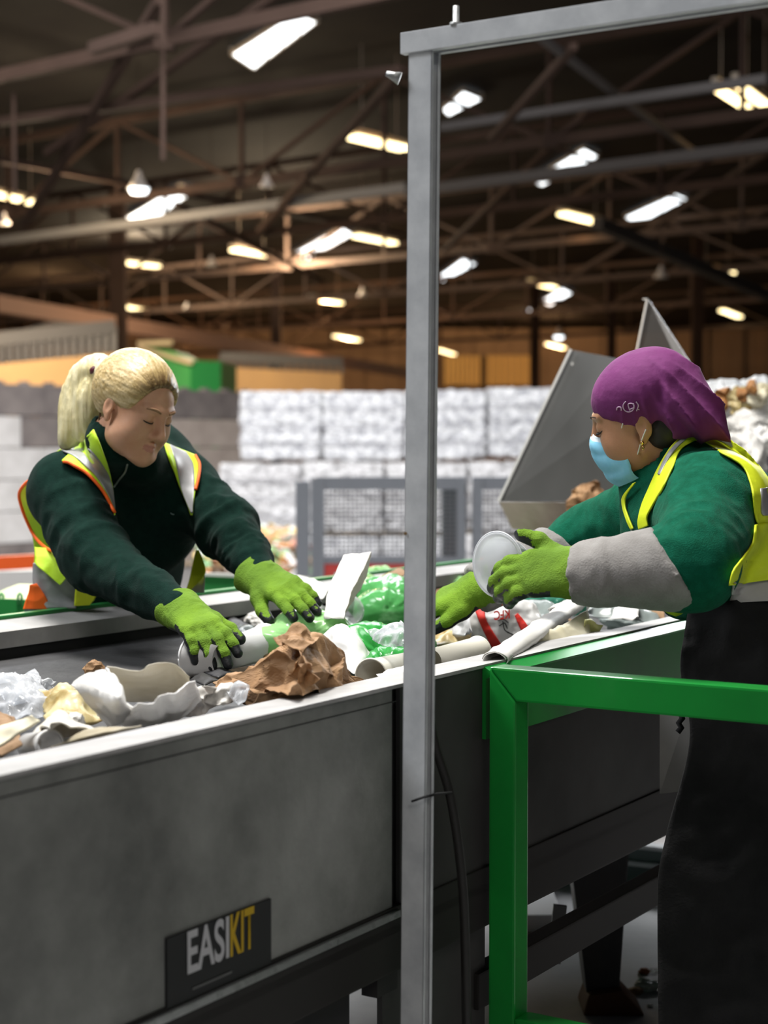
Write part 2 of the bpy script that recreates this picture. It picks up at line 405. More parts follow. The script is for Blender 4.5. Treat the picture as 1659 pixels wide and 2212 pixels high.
# bales of clear plastic
balem = mat('crushed_clear_plastic', (0.33, 0.33, 0.37), 0.3, 0, (1.0, 1.0, 1.0), 7, 15, 1.0, 30, cpos=(0.38, 0.56), dist=0.14)
balemd = mat('crushed_mixed_plastic', (0.26, 0.25, 0.25), 0.4, 0, (0.85, 0.84, 0.84), 7, 15, 1.0, 26, cpos=(0.35, 0.66), dist=0.08)
wirem = mat('bale_wire', (0.35, 0.35, 0.38), 0.5, 0.5)
def bale_mesh(seed, m):
    bm = bmesh.new(); bmesh.ops.create_cube(bm, size=1); bmesh.ops.subdivide_edges(bm, edges=bm.edges[:], cuts=40, use_grid_fill=True)
    me = bpy.data.meshes.new('bale'); bm.to_mesh(me); bm.free()
    V = np.empty(len(me.vertices) * 3); me.vertices.foreach_get('co', V); V = V.reshape(-1, 3); q = V * 2
    e = np.abs(q); l = (e ** 22).sum(1) ** (1 / 22); V = V / np.maximum(l, 1e-6)[:, None] * e.max(1)[:, None] * 1.0
    V = V * np.array([1.27, 1.10, 1.10]); N = q / np.linalg.norm(q, axis=1)[:, None]
    band = -0.03 * (np.abs(np.sin(V[:, 2] / 1.12 * math.pi * 4)) < 0.22)
    V = V + N * (0.03 * ridged(V * 3.2, seed)[:, None] + 0.035 * vnoise(V * 14, seed)[:, None] + 0.02 * vnoise(V * 30, seed)[:, None] + band[:, None])
    V[:, 2] += 0.57
    me.vertices.foreach_set('co', V.ravel()); me.update(); me.materials.append(m); return me
bms = [bale_mesh(k, balem) for k in range(3)] + [bale_mesh(k + 5, balemd) for k in range(2)]
bdir = Vector((1, 0.0, 0))
wire_bm = bmesh.new()
for z in (0.28, 0.56, 0.84):
    for a, b in (((-0.67, -0.60), (0.67, -0.60)), ((0.67, -0.60), (0.67, 0.60)), ((0.67, 0.60), (-0.67, 0.60)), ((-0.67, 0.60), (-0.67, -0.60))):
        beam(wire_bm, (a[0], a[1], z), (b[0], b[1], z), 0.012, 0.012)
wme = bpy.data.meshes.new('strap'); wire_bm.to_mesh(wme); wire_bm.free(); wme.materials.append(wirem)
tn = ['top', 'middle', 'lowest']; on_ = ['first', 'second', 'third', 'fourth', 'fifth', 'sixth', 'seventh', 'eighth', 'ninth']
rng = random.Random(4)
for tier in range(3):
    for c in range(9):
        root = bpy.data.objects.new('plastic_bale', bms[rng.randrange(3) if tier < 1 else rng.choice([0, 1, 3, 4])]); COL.objects.link(root)
        x0 = at([520, 478, 470][tier], 900, 27).x + 0.66
        root.location = (x0 + c * 1.325, 27.3 - 0.32 * tier, 1.12 - 1.15 * tier + (0.05 if c in (3, 4, 5, 6) and tier == 0 else 0) + rng.uniform(-.02, .02))
        root.rotation_euler.z = rng.choice([0, math.pi]) + rng.uniform(-.02, .02)
        tag(root, f'white crushed plastic bale, {on_[c]} from the concrete wall in the {tn[tier]} tier', 'bale', 'bales of clear plastic')
        w = link('strap', wme, None, root)

# heap of mixed waste in front of the bales
hc = [(0.75, 0.35, 0.12), (0.8, 0.78, 0.75), (0.55, 0.2, 0.1), (0.25, 0.5, 0.2), (0.85, 0.6, 0.2), (0.3, 0.2, 0.12)]
hm = [mat('loose_waste_%s' % n, tuple(.5 * q for q in c), 0.6) for n, c in zip(('orange', 'white', 'rust', 'green', 'yellow', 'brown'), hc)]
bm = bmesh.new(); rr = random.Random(7); idx = []
for k in range(420):
    px = rr.uniform(430, 665); t_ = (px - 430) / 235; top = 1170 - 30 * math.sin(t_ * 2.6) + rr.uniform(0, 110)
    p = at(px, top, 20 - (top - 1130) * 0.02 + rr.uniform(-.3, .3)); n0 = len(bm.faces)
    R = Matrix.Rotation(rr.uniform(0, 6), 3, 'X') @ Matrix.Rotation(rr.uniform(0, 6), 3, 'Z')
    box(bm, p, (rr.uniform(.05, .2), rr.uniform(.05, .16), rr.uniform(.01, .06)), R); idx += [rr.randrange(6)] * (len(bm.faces) - n0)
o = obj('waste_heap', bm, hm); o.data.polygons.foreach_set('material_index', idx)
tag(o, 'heap of orange, white and brown loose waste at the foot of the bales', 'waste heap', None, 'stuff')
bm = bmesh.new(); prism(bm, [at(430, 1290, 20.6), at(665, 1290, 20.6), at(640, 1165, 20.6), at(570, 1150, 20.6), at(430, 1190, 20.6)], (0, 0.8, 0))
o = obj('waste_bank', bm, hm[5]); tag(o, 'brown compacted bank under the loose waste heap', 'waste bank', None, 'stuff')

# machine guard fence
gf = mat('grey_blue_powder_coat', (0.26, 0.28, 0.32), 0.5, 0.1)
redm = mat('coral_red_panel', (0.62, 0.07, 0.06), 0.5)
meshm = mat('guard_wire', (0.16, 0.165, 0.18), 0.5, 0.1)
YF = 12.0
def guard(x0, x1, label, posts):
    t = thing('mesh_guard', label, 'guard fence', at((x0 + x1) / 2, 1250, YF))
    for (a, b, yt) in posts:
        bm = bmesh.new(); p0 = at(a, 1500, YF); p1 = at(b, yt, YF); box(bm, ((p0.x + p1.x) / 2, YF, (p1.z - 1.2) / 2), (p1.x - p0.x, 0.1, p1.z + 1.2)); adopt(t, obj('post', bm, gf))
    for (ya, yb) in ((1030, 1057), (1203, 1217)):
        bm = bmesh.new(); beam(bm, at(x0, (ya + yb) / 2, YF), at(x1, (ya + yb) / 2 , YF), 0.06, (yb - ya) * YF / FP); adopt(t, obj('rail', bm, gf))
    bm = bmesh.new(); p0 = at(x0, 1217, YF - 0.01); p1 = at(x1, 1500, YF - 0.01)
    box(bm, ((p0.x + p1.x) / 2, YF, (p0.z + p1.z) / 2), (p1.x - p0.x, 0.03, p0.z - p1.z)); adopt(t, obj('kick_panel', bm, redm))
    bm = bmesh.new(); a = at(x0, 1057, YF); b = at(x1, 1203, YF)
    n = int((x1 - x0) / 9.5)
    for k in range(n + 1): x = a.x + (b.x - a.x) * k / n; beam(bm, (x, YF, a.z), (x, YF, b.z), 0.008, 0.008)
    for k in range(17): z = a.z + (b.z - a.z) * k / 16; beam(bm, (a.x, YF, z), (b.x, YF, z), 0.008, 0.008)
    adopt(t, obj('wire_mesh', bm, meshm))
guard(690, 1005, 'grey framed wire mesh guard with coral red kick panel behind the steel post', [(640, 669, 1040), (673, 686, 1032), (686, 700, 1030), (986, 1005, 1030)])
guard(1020, 1330, 'grey wire mesh guard right of the steel post, running behind the chute', [(1020, 1042, 1035), (1170, 1186, 1035), (1316, 1330, 1030)])
bm = bmesh.new(); a = at(955, 1057, 13.5); b = at(1000, 1480, 13.5); box(bm, ((a.x + b.x) / 2, 13.6, (a.z + b.z) / 2), (b.x - a.x, 0.3, a.z - b.z)); 
tag(obj('machine_column', bm, mat('dark_teal_steel', (0.04, 0.07, 0.08), 0.5)), 'dark teal machine column seen through the wire mesh', 'column')

# orange rail, green machines beyond the left worker
t = mat('orange_paint', (0.75, 0.10, 0.01), 0.5)
bm = bmesh.new(); beam(bm, at(-60, 1220, 8), at(80, 1212, 8.3), 0.06, 0.068); beam(bm, at(-50, 1216, 8), at(-50, 1216, 8) - Vector((0, 0, 2.0)), .06, .06)
tag(obj('orange_rail', bm, t), 'orange painted steel rail left of the blonde worker', 'rail')
gm = mat('machine_green', (0.03, 0.26, 0.06), 0.4, 0, (0.02, 0.2, 0.05), 3)
def slab(name, label, cat, x0, x1, y0, y1, Y0, Y1, dep, m, top=None, hgt=0.6):
    """long low machine: top edge from (x0,y0) at Y0 to (x1,y1) at Y1"""
    r = thing(name, label, cat, at(x0, y0, Y0)); a = at(x0, y0, Y0); b = at(x1, y1, Y1); off = Vector((0, dep, 0)); h = Vector((0, 0, hgt))
    bm = bmesh.new(); prism(bm, [a - h, b - h, b, a], off); k = [obj('side_panel', bm, m)]
    if top:
        bm = bmesh.new(); beam(bm, a + Vector((0, .02, .004)), b + Vector((0, .02, .004)), 0.05, 0.012); k.append(obj('top_edge', bm, top))
    adopt(r, *k); return r
slab('green_machine', 'green machine side with a pale top edge between the blonde worker and her left arm', 'machine', 425, 660, 1243, 1252, 6.0, 6.4, 0.12, gm, mat('pale_edge', (0.7, 0.7, 0.68), 0.5))
slab('green_machine_bed', 'green machine bed with small lifting loops at the left edge', 'machine', -40, 100, 1292, 1296, 4.9, 5.0, 0.5, gm)
for px in (2, 42):
    bm = bmesh.new(); tube(bm, [at(px - 3, 1305, 4.95), at(px - 3, 1286, 4.95), at(px + 1, 1281, 4.95), at(px + 5, 1286, 4.95), at(px + 5, 1305, 4.95)], 0.004)
    tag(obj('lifting_loop', bm, gm, None, True), 'green lifting loop at the left edge' if px < 10 else 'green lifting loop beside the orange vest corner', 'loop')
slab('white_machine_bench', 'pale steel bench behind the orange rail at far left', 'bench', -60, 90, 1236, 1232, 9, 9.2, 1.0, mat('pale_bench', (0.55, 0.55, 0.55), 0.5), hgt=0.13)

# ------------------------------------------------------------------ the picking conveyor
conv = thing('picking_conveyor', 'long galvanised sided sorting conveyor crossing the picture under the waste', 'conveyor', B(0, 0, 0))
S0, S1 = -2.6, 3.4
def cpart(name, bm, m, label=None, smooth=False):
    o = obj(name, bm, m, None, smooth); adopt(conv, o)
    if label: o['label'] = label
    return o
def bbox_(bm, s0, s1, t0, t1, z0, z1, bev=0.0):
    hexa(bm, [B(s0, t0, z0), B(s1, t0, z0), B(s1, t1, z0), B(s0, t1, z0), B(s0, t0, z1), B(s1, t0, z1), B(s1, t1, z1), B(s0, t1, z1)], bev)
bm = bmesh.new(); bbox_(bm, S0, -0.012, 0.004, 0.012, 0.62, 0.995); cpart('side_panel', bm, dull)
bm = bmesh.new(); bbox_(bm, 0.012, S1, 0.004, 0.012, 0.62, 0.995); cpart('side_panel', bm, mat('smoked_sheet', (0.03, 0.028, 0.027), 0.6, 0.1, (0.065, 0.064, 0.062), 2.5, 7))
bm = bmesh.new(); bbox_(bm, -0.03, 0.03, 0.02, 0.05, 0.5, 0.99); cpart('joint_plate', bm, darkm)
bm = bmesh.new()
prism(bm, [B(S0, 0, 0.994), B(S0, 0, 1.0), B(S0, 0.11, 0.99), B(S0, 0.115, 0.93), B(S0, 0.111, 0.93), B(S0, 0.106, 0.985)], DB * (0.95 - S0)); cpart('near_rim', bm, lipm)
bm = bmesh.new()
prism(bm, [B(0.95, 0, 0.994), B(0.95, 0, 1.0), B(0.95, 0.075, 0.992), B(0.95, 0.08, 0.93), B(0.95, 0.076, 0.93), B(0.95, 0.071, 0.987)], DB * (S1 - 0.95)); cpart('near_rim', bm, lipm)
bm = bmesh.new(); bbox_(bm, S0, S1, 0.06, BW - 0.06, BELTZ - 0.012, BELTZ); cpart('belt', bm, rubber)
bm = bmesh.new(); bbox_(bm, S0, S1, 0.0, 0.07, 0.54, 0.62, 0.004); bbox_(bm, S0, S1, 0.0, 0.012, 0.60, 0.645, 0.002); cpart('lower_rail', bm, mat('brown_black_frame', (0.014, 0.012, 0.011), 0.6, 0.0))
bm = bmesh.new(); bbox_(bm, S0, 0.0, -0.006, 0.004, 0.628, 0.64, 0.002); cpart('panel_flange', bm, steel)
bm = bmesh.new()
prism(bm, [B(S0, BW, 0.995), B(S0, BW, 0.985), B(S0, BW - 0.10, 0.98), B(S0, BW - 0.104, 0.95), B(S0, BW - 0.108, 0.95), B(S0, BW - 0.108, 0.985)], DB * (S1 - S0)); cpart('far_rim', bm, lipm)
bm = bmesh.new(); bbox_(bm, S0, S1, BW - 0.1, BW - 0.09, 0.62, 0.955); cpart('skirt', bm, mat('black_skirt', (0.012, 0.012, 0.013), 0.8))
bm = bmesh.new(); bbox_(bm, S0, S1, BW, BW + 0.05, 0.55, 0.99); cpart('far_side_panel', bm, gm)
bm = bmesh.new(); bbox_(bm, S0, S1, BW + 0.005, BW + 0.03, 0.98, 1.004, 0.004); cpart('rear_trim', bm, gm)
bm = bmesh.new(); bbox_(bm, 0.3, S1, 0.02, 0.06, 0.384, 0.449, 0.004); cpart('return_beam', bm, mat('brown_black_frame', (0, 0, 0)))
bm = bmesh.new(); bbox_(bm, S0, -0.05, 0.06, 0.075, 0.40, 0.56); cpart('lower_skirt', bm, darkm)
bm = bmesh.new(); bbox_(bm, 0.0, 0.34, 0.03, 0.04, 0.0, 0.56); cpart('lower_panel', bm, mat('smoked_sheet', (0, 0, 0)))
bm = bmesh.new(); bbox_(bm, S0, 0.0, 0.0032, 0.0045, 0.972, 0.9735); cpart('seam_shadow', bm, darkm)  # dark strip paints the seam line together with the flange's shadow
for s in (-1.8, 0.05):
    bm = bmesh.new(); bbox_(bm, s, s + 0.08, 0.55, 0.63, 0, 0.6, 0.003); bbox_(bm, s - .06, s + 0.14, 0.5, 0.68, 0, 0.012); cpart('leg', bm, darkm)
# tapered support leg seen through the frame
bm = bmesh.new(); Yl = 4.0
hexa(bm, [at(1268, 2150, Yl), at(1338, 2150, Yl), at(1338, 2150, Yl) + Vector((0, .1, 0)), at(1268, 2150, Yl) + Vector((0, .1, 0)), at(1225, 1800, Yl), at(1362, 1800, Yl), at(1362, 1800, Yl) + Vector((0, .1, 0)), at(1225, 1800, Yl) + Vector((0, .1, 0))], 0.006)
cpart('leg', bm, darkm)
bm = bmesh.new(); a = on(1260, 2196, 0.0); b = on(1395, 2196, 0.0); hexa(bm, [a, b, b + Vector((0, .14, 0)), a + Vector((0, .14, 0)), at(1272, 2150, a.y), at(1345, 2140, a.y), at(1345, 2140, a.y) + Vector((0, .12, 0)), at(1272, 2150, a.y) + Vector((0, .12, 0))], 0.01)
cpart('foot', bm, mat('rusty_foot', (0.09, 0.035, 0.015), 0.8))
bm = bmesh.new(); beam(bm, at(1210, 1955, 3.7), at(1196, 2080, 3.7), 0.03, 0.01, up=(0, 1, 0)); cpart('bracket', bm, mat('grey_bracket', (0.12, 0.12, 0.12), 0.6))
# green stiffener along the far stretch of the near rim
bm = bmesh.new()
prism(bm, [B(0.28, -0.022, 0.984), B(0.28, 0.003, 0.998), B(0.28, 0.003, 0.87), B(0.28, -0.004, 0.87), B(0.28, -0.004, 0.975)], DB * (S1 - 0.28)); cpart('green_stiffener', bm, greenp)

# name plate: black plate with white EASI and yellow KIT
def px_s(px, z=0.8):                     # belt coordinate s of the near side under a pixel column
    r = ray(px, 1106); k = r.x / r.y      # O.x + s DB.x = k (O.y + s DB.y)
    return (k * O.y - O.x) / (DB.x - k * DB.y)
def ps(px, py):
    r = ray(px, py); k = (B(0, 0, H) - CAM).dot(NB) / r.dot(NB); return CAM + r * k
sa, sb = (ps(361, 2110) - B(0, 0, 0)).dot(DB), (ps(586, 2010) - B(0, 0, 0)).dot(DB)
za = ps(361, 2028).z; zb = ps(361, 2189).z
plate = thing('name_plate', 'black name plate lettered in white and yellow on the conveyor side', 'sign', B((sa + sb) / 2, 0.0, zb))
bm = bmesh.new(); bbox_(bm, sa, sb, 0.0, 0.004, zb, za); a = obj('plate', bm, mat('black_plate', (0.008, 0.008, 0.009), 0.5)); adopt(plate, a)
def text_mesh(name, s, height, width, origin, ex, ez, m, depth=0.0008, cond=None):
    """lettering as mesh: fits the string to width x height, laid along ex (reading) and ez (up)"""
    c = bpy.data.curves.new(name, 'FONT'); c.body = s; c.extrude = 0.0; c.offset = 0.022
    o = bpy.data.objects.new(name, c); COL.objects.link(o)
    dg = bpy.context.evaluated_depsgraph_get(); me = bpy.data.meshes.new_from_object(o.evaluated_get(dg)); bpy.data.objects.remove(o)
    V = np.empty(len(me.vertices) * 3); me.vertices.foreach_get('co', V); V = V.reshape(-1, 3)
    lo = V.min(0); hi = V.max(0); V = (V - lo) / np.maximum(hi - lo, 1e-6)
    ex = np.array(ex); ez = np.array(ez); nn = np.cross(ex, ez); P = np.array(origin) + V[:, :1] * width * ex + V[:, 1:2] * height * ez + nn * depth
    me.vertices.foreach_set('co', P.ravel()); me.update(); me.materials.clear()
    return link(name, me, m)
def ps(px, py): # where a pixel's ray meets the near side panel
    r = ray(px, py); k = (B(0, 0, H) - CAM).dot(NB) / r.dot(NB); return CAM + r * k
p0 = ps(404, 2113); p1 = ps(497, 2113); p2 = ps(550, 2113)
zt = ps(404, 2018).z; zl = p0.z + 0.004; nrm = -NB * 0.001
w1 = (p1 - p0).dot(DB); w2 = (p2 - p1).dot(DB); hh = (zt - p0.z)
for s_, st, w_, m_ in (('EASI', p0, w1, mat('sign_white', (0.50, 0.50, 0.52), 0.6)), ('KIT', p1, w2, mat('sign_yellow', (0.55, 0.36, 0.01), 0.6))):
    o_ = text_mesh('lettering', s_, hh, w_ * 0.97, Vector((st.x, st.y, zl)) + nrm, DB, UP, m_, 0.0); adopt(plate, o_)
    o_['label'] = 'white lettering' if s_ == 'EASI' else 'yellow lettering'
bm = bmesh.new(); q = ps(415, 2136); beam(bm, Vector((q.x, q.y, q.z)) + nrm, Vector((q.x, q.y, q.z)) + nrm + DB * 0.085, 0.0006, 0.003); adopt(plate, obj('underline', bm, mat('sign_grey', (0.12, 0.12, 0.12), 0.6)))

# steel channel frame: post, top bar, stud
fr = thing('strut_frame', 'galvanised channel post with a top bar running out over the right worker', 'frame', at(905, 2212, 2.5) * 1.0)
YP = 2.50; cpt = at(900, 1100, YP); cpt.z = 0
ws = 0.046
def chan(bm, base, a, b, sx, sy, w, slotdir):
    """C channel from a to b: three walls, lips and a slot facing slotdir"""
def postbox(z0, z1, base, lean=0.0):
    a = base; W_ = 0.0405; Dp = 0.027
    bm = bmesh.new()
    def bx_(u0, u1, v0, v1, z0=z0, z1=z1):   # u along -NB (towards right of picture), v along DB
        p = []
        for z in (z0, z1):
            for (u, v) in ((u0, v0), (u1, v0), (u1, v1), (u0, v1)):
                p.append(a - NB * u + DB * v + Vector((lean * (z - 1.4), 0, z)))
        hexa(bm, p, 0.0015)
    bx_(-W_ / 2, W_ / 2, 0, 0.003)                 # web facing the camera
    bx_(-W_ / 2, -W_ / 2 + 0.003, 0, Dp)           # far flange
    bx_(-W_ / 2, W_ / 2, Dp - 0.003, Dp)           # back
    bx_(W_ / 2 - 0.003, W_ / 2, 0, 0.006); bx_(W_ / 2 - 0.003, W_ / 2, Dp - 0.006, Dp)  # lips beside the slot
    return bm
ztop = at(900, 112, YP).z
adopt(fr, obj('post', postbox(0, ztop, cpt, 0.008), strut))
bm = bmesh.new(); p = []
for z in (0.02, ztop - .02):
    for (u, v) in ((0.006, 0.0045), (0.009, 0.0045), (0.009, 0.0225), (0.006, 0.0225)): p.append(cpt - NB * u + DB * v + Vector((0.008 * (z - 1.4), 0, z)))
hexa(bm, p)
adopt(fr, obj('slot_shade', bm, blackm))  # black backing stands in for the shade inside the slot
za_, zb_ = ztop, at(875, 66, YP).z
bm = bmesh.new(); c0 = cpt + NB * 0.028; c1 = cpt - NB * 1.6
for (z0, z1, v0, v1) in ((za_, zb_, -0.002, 0.002), (zb_ - 0.003, zb_, 0.0, 0.036), (za_, zb_, 0.033, 0.036), (za_, za_ + 0.003, 0.0, 0.012), (za_, za_ + 0.003, 0.024, 0.036)):
    hexa(bm, [c0 + DB * v0 + UP * z0, c1 + DB * v0 + UP * z0, c1 + DB * v1 + UP * z0, c0 + DB * v1 + UP * z0, c0 + DB * v0 + UP * z1, c1 + DB * v0 + UP * z1, c1 + DB * v1 + UP * z1, c0 + DB * v1 + UP * z1], 0.001)
adopt(fr, obj('top_bar', bm, strut))
bm = bmesh.new(); p = at(985, 42, YP - 0.03); p = Vector((p.x, p.y, zb_ - .002)); lathe(bm, [(0.0, 0.0), (0.009, 0.0), (0.009, 0.006), (0.0045, 0.007), (0.0045, 0.03), (0, 0.03)], Matrix.Translation(p), 10)
adopt(fr, obj('bolt', bm, steel, None, True))
bm = bmesh.new(); p = cpt + NB * 0.03 + UP * (at(870, 165, YP).z); lathe(bm, [(0, 0), (0.010, 0.0), (0.006, 0.012), (0.004, 0.022), (0, 0.022)], Matrix.Translation(p) @ Matrix.Rotation(-1.2, 4, 'Y'), 10)
adopt(fr, obj('bolt', bm, steel, None, True))
bm = bmesh.new(); p = cpt - DB * 0.002 + NB * 0.018 + UP * at(875, 1153, YP).z; lathe(bm, [(0, 0), (0.0025, 0), (0.0025, 0.001), (0, 0.001)], frame_z(p, p - DB), 10)
adopt(fr, obj('rivet', bm, mat('brass_rivet', (0.2, 0.13, 0.06), 0.5)))

# cable strapped beside the post
bm = bmesh.new(); pts = [tuple(at(x, y, Y)) for x, y, Y in ((928, 1540, 2.60), (940, 1610, 2.60), (968, 1700, 2.6), (985, 1790, 2.6), (998, 1900, 2.6), (1004, 2010, 2.6), (1008, 2212, 2.6), (1010, 2400, 2.6))]
tube(bm, smoothpath(pts, 40), 0.0075); cab = obj('power_cable', bm, mat('cable_black', (0.012, 0.011, 0.010), 0.5), None, True)
tag(cab, 'black cable hanging beside the steel post down to the floor', 'cable')
bm = bmesh.new(); tube(bm, [at(890, 1731, 2.49), at(915, 1722, 2.47), at(945, 1715, 2.52), at(975, 1712, 2.59)], 0.002)
tag(obj('cable_tie', bm, blackm, None, True), 'thin black cable tie round the steel post', 'cable tie')

# green guard rail
gr = thing('guard_rail', 'bright green square tube guard rail in front of the right worker', 'guard rail', on(1100, 2300, 0.0))
g0 = on(1057, 1441, 1.0); g0 = Vector((g0.x, g0.y, 0)); TS = 0.05
def gpt(u, v, z): return g0 - NB * u + DB * v + UP * z
def gbox(bm, u0, u1, v0, v1, z0, z1): hexa(bm, [gpt(u0, v0, z0), gpt(u1, v0, z0), gpt(u1, v1, z0), gpt(u0, v1, z0), gpt(u0, v0, z1), gpt(u1, v0, z1), gpt(u1, v1, z1), gpt(u0, v1, z1)], 0.005)
bm = bmesh.new(); hexa(bm, [gpt(0.052, 0, 0.945), gpt(1.3, 0, 0.945), gpt(1.3, TS, 0.945), gpt(0.052, TS, 0.945), gpt(0, 0, 1.0), gpt(1.3, 0, 1.0), gpt(1.3, TS, 1.0), gpt(0, TS, 1.0)], 0.004); adopt(gr, obj('top_rail', bm, greenp))
bm = bmesh.new(); hexa(bm, [gpt(0, 0, 0.0), gpt(TS, 0, 0.0), gpt(TS, TS, 0), gpt(0, TS, 0), gpt(0, 0, 0.998), gpt(TS, 0, 0.944), gpt(TS, TS, 0.944), gpt(0, TS, 0.998)], 0.004); adopt(gr, obj('post', bm, greenp))
bm = bmesh.new(); gbox(bm, 1.25, 1.3, 0, TS, 0, 0.945); adopt(gr, obj('post', bm, greenp))
bm = bmesh.new(); gbox(bm, TS, 1.25, 0.0, TS, 0.35, 0.40); adopt(gr, obj('lower_rail', bm, greenp))

# deck edge beyond the conveyor: kick plate with pale strip, seen under the conveyor
e0 = at(1050, 1895, 5.35); e1 = at(1650, 1960, 4.95)
kp = thing('kick_plate', 'grey teal kick plate with white edge strip seen below the conveyor', 'kick plate', (e0.x, e0.y, 0))
def vp(px, y0, y1, Y): a = at(px, y0, Y); b = at(px, y1, Y); return a, b
bm = bmesh.new(); L0, L1 = Vector((e0.x, e0.y, 0)), Vector((e1.x, e1.y, 0)); dd = (L1 - L0).normalized()
beam(bm, L0 + UP * .065, L1 + UP * .065, 0.02, 0.13); adopt(kp, obj('plate', bm, mat('teal_grey_paint', (0.13, 0.17, 0.17), 0.6)))
bm = bmesh.new(); beam(bm, L0 + UP * .085 - Vector((0, .02, 0)), L1 + UP * .085 - Vector((0, .02, 0)), 0.03, 0.012); adopt(kp, obj('edge_strip', bm, mat('white_strip', (0.7, 0.72, 0.75), 0.5)))
bm = bmesh.new(); beam(bm, L0 + UP * .138, L1 + UP * .138, 0.05, 0.012); adopt(kp, obj('top_strip', bm, mat('white_strip', (0, 0, 0))))
bm = bmesh.new(); a = on(1120, 2022, 0.0); b = on(1215, 2022, 0); hexa(bm, [a, b, b + Vector((0, .5, 0)), a + Vector((0, .5, 0))] + [q + UP * .06 for q in (a, b, b + Vector((0, .5, 0)), a + Vector((0, .5, 0)))], .004)
tag(obj('white_board', bm, mat('white_board', (0.8, 0.8, 0.82), 0.5)), 'white board lying on the deck under the conveyor', 'board')
bm = bmesh.new(); a = on(1110, 2062, 0.0); b = on(1205, 2062, 0); hexa(bm, [a, b, b + Vector((0, .22, 0)), a + Vector((0, .22, 0))] + [q + UP * .01 for q in (a, b, b + Vector((0, .22, 0)), a + Vector((0, .22, 0)))], .002)
tag(obj('cardboard_sheet', bm, mat('wet_cardboard', (0.3, 0.17, 0.09), 0.8)), 'brown cardboard sheet on the deck beside the green post', 'cardboard')

# grey hanging panel and hook between worker and conveyor
bm = bmesh.new(); prism(bm, [at(1425, 1500, 3.25), at(1500, 1490, 3.2), at(1512, 1705, 3.2), at(1425, 1715, 3.25)], (0.02, 0.02, 0)); o = obj('grey_flap', bm, mat('grey_canvas', (0.16, 0.155, 0.15), 0.8, 0, (0.21, 0.2, 0.19), 5, 6))
tag(o, 'stiff grey flap hanging beside the right worker behind the green rail', 'flap')
bm = bmesh.new(); tube(bm, [at(1470, 1540, 3.16), at(1474, 1552, 3.16), at(1466, 1562, 3.16), at(1472, 1572, 3.16), at(1464, 1582, 3.16)], 0.006); tag(obj('hook', bm, blackm, None, True), 'small black hook and chain on the grey flap', 'hook')

# infeed chute beyond the belt
ch = thing('infeed_chute', 'tall dark stainless chute plates behind the masked worker', 'chute', at(1250, 1180, 5.6))
cm = mat('dark_stainless', (0.13, 0.13, 0.125), 0.3, 0.6, (0.2, 0.2, 0.195), 1.6, 3, cpos=(0.4, 0.7)); edge = mat('bright_cut_edge', (0.8, 0.78, 0.75), 0.4, 0.4)
bm = bmesh.new(); prism(bm, [at(1078, 1082, 5.6), at(1460, 1085, 4.9), at(1480, 800, 4.9), at(1340, 776, 5.2), at(1234, 756, 5.5)], (0.01, 0.02, 0)); a = obj('side_plate', bm, cm)
bm = bmesh.new(); beam(bm, at(1077, 1083, 5.58), at(1233, 755, 5.48), 0.006, 0.008); b = obj('plate_edge', bm, edge)
bm = bmesh.new(); prism(bm, [at(1078, 1084, 5.6), at(1460, 1087, 4.9), at(1460, 1190, 5.0), at(1240, 1168, 5.5), at(1106, 1142, 5.7)], (0.01, 0.02, 0)); c = obj('lower_plate', bm, mat('tan_scuffed_plate', (0.36, 0.27, 0.2), 0.5, 0.3, (0.5, 0.4, 0.32), 6, 6))
bm = bmesh.new(); prism(bm, [at(1375, 770, 5.6), at(1398, 648, 5.6), at(1402, 648, 5.6), at(1502, 800, 5.4), at(1520, 900, 5.3), at(1375, 900, 5.6)], (0.0015, 0.003, 0)); d = obj('rear_plate', bm, film('smoky_plate', (0.12, 0.11, 0.1), 0.2, 0.35))
bm = bmesh.new(); beam(bm, at(1375, 760, 5.58), at(1398, 646, 5.58), 0.006, 0.005); beam(bm, at(1389, 646, 5.58), at(1399, 646, 5.58), 0.006, 0.004); e = obj('plate_edge', bm, edge)
bm = bmesh.new(); beam(bm, at(1253, 1094, 5.15), at(1304, 1113, 5.05), 0.012, 0.006); f = obj('brass_strip', bm, mat('brass', (0.8, 0.55, 0.12), 0.3, 0.8))
bm = bmesh.new()
for k in range(7): p = at(1236 + k * 8 + (k % 3) * 2, 786 + k * 1.2, 5.46); box(bm, p, (0.006, 0.002, 0.009))
g = obj('scratch_mark', bm, edge)
adopt(ch, a, b, c, d, e, f, g)
# feed belt carrying the pile behind the worker
fb = thing('feed_conveyor', 'steep feed conveyor behind the masked worker, carrying loose film and paper', 'conveyor', at(1600, 1200, 5.2))
bm = bmesh.new(); prism(bm, [at(1470, 1250, 5.6), at(1900, 1250, 5.6), at(1900, 905, 6.2), at(1470, 905, 6.2)], (0, .1, .0)); adopt(fb, obj('belt', bm, rubber))
bm = bmesh.new(); beam(bm, at(1655, 1030, 5.2), at(1640, 1260, 5.2), 0.09, 0.05, up=(0, 1, 0)); adopt(fb, obj('frame', bm, darkm))

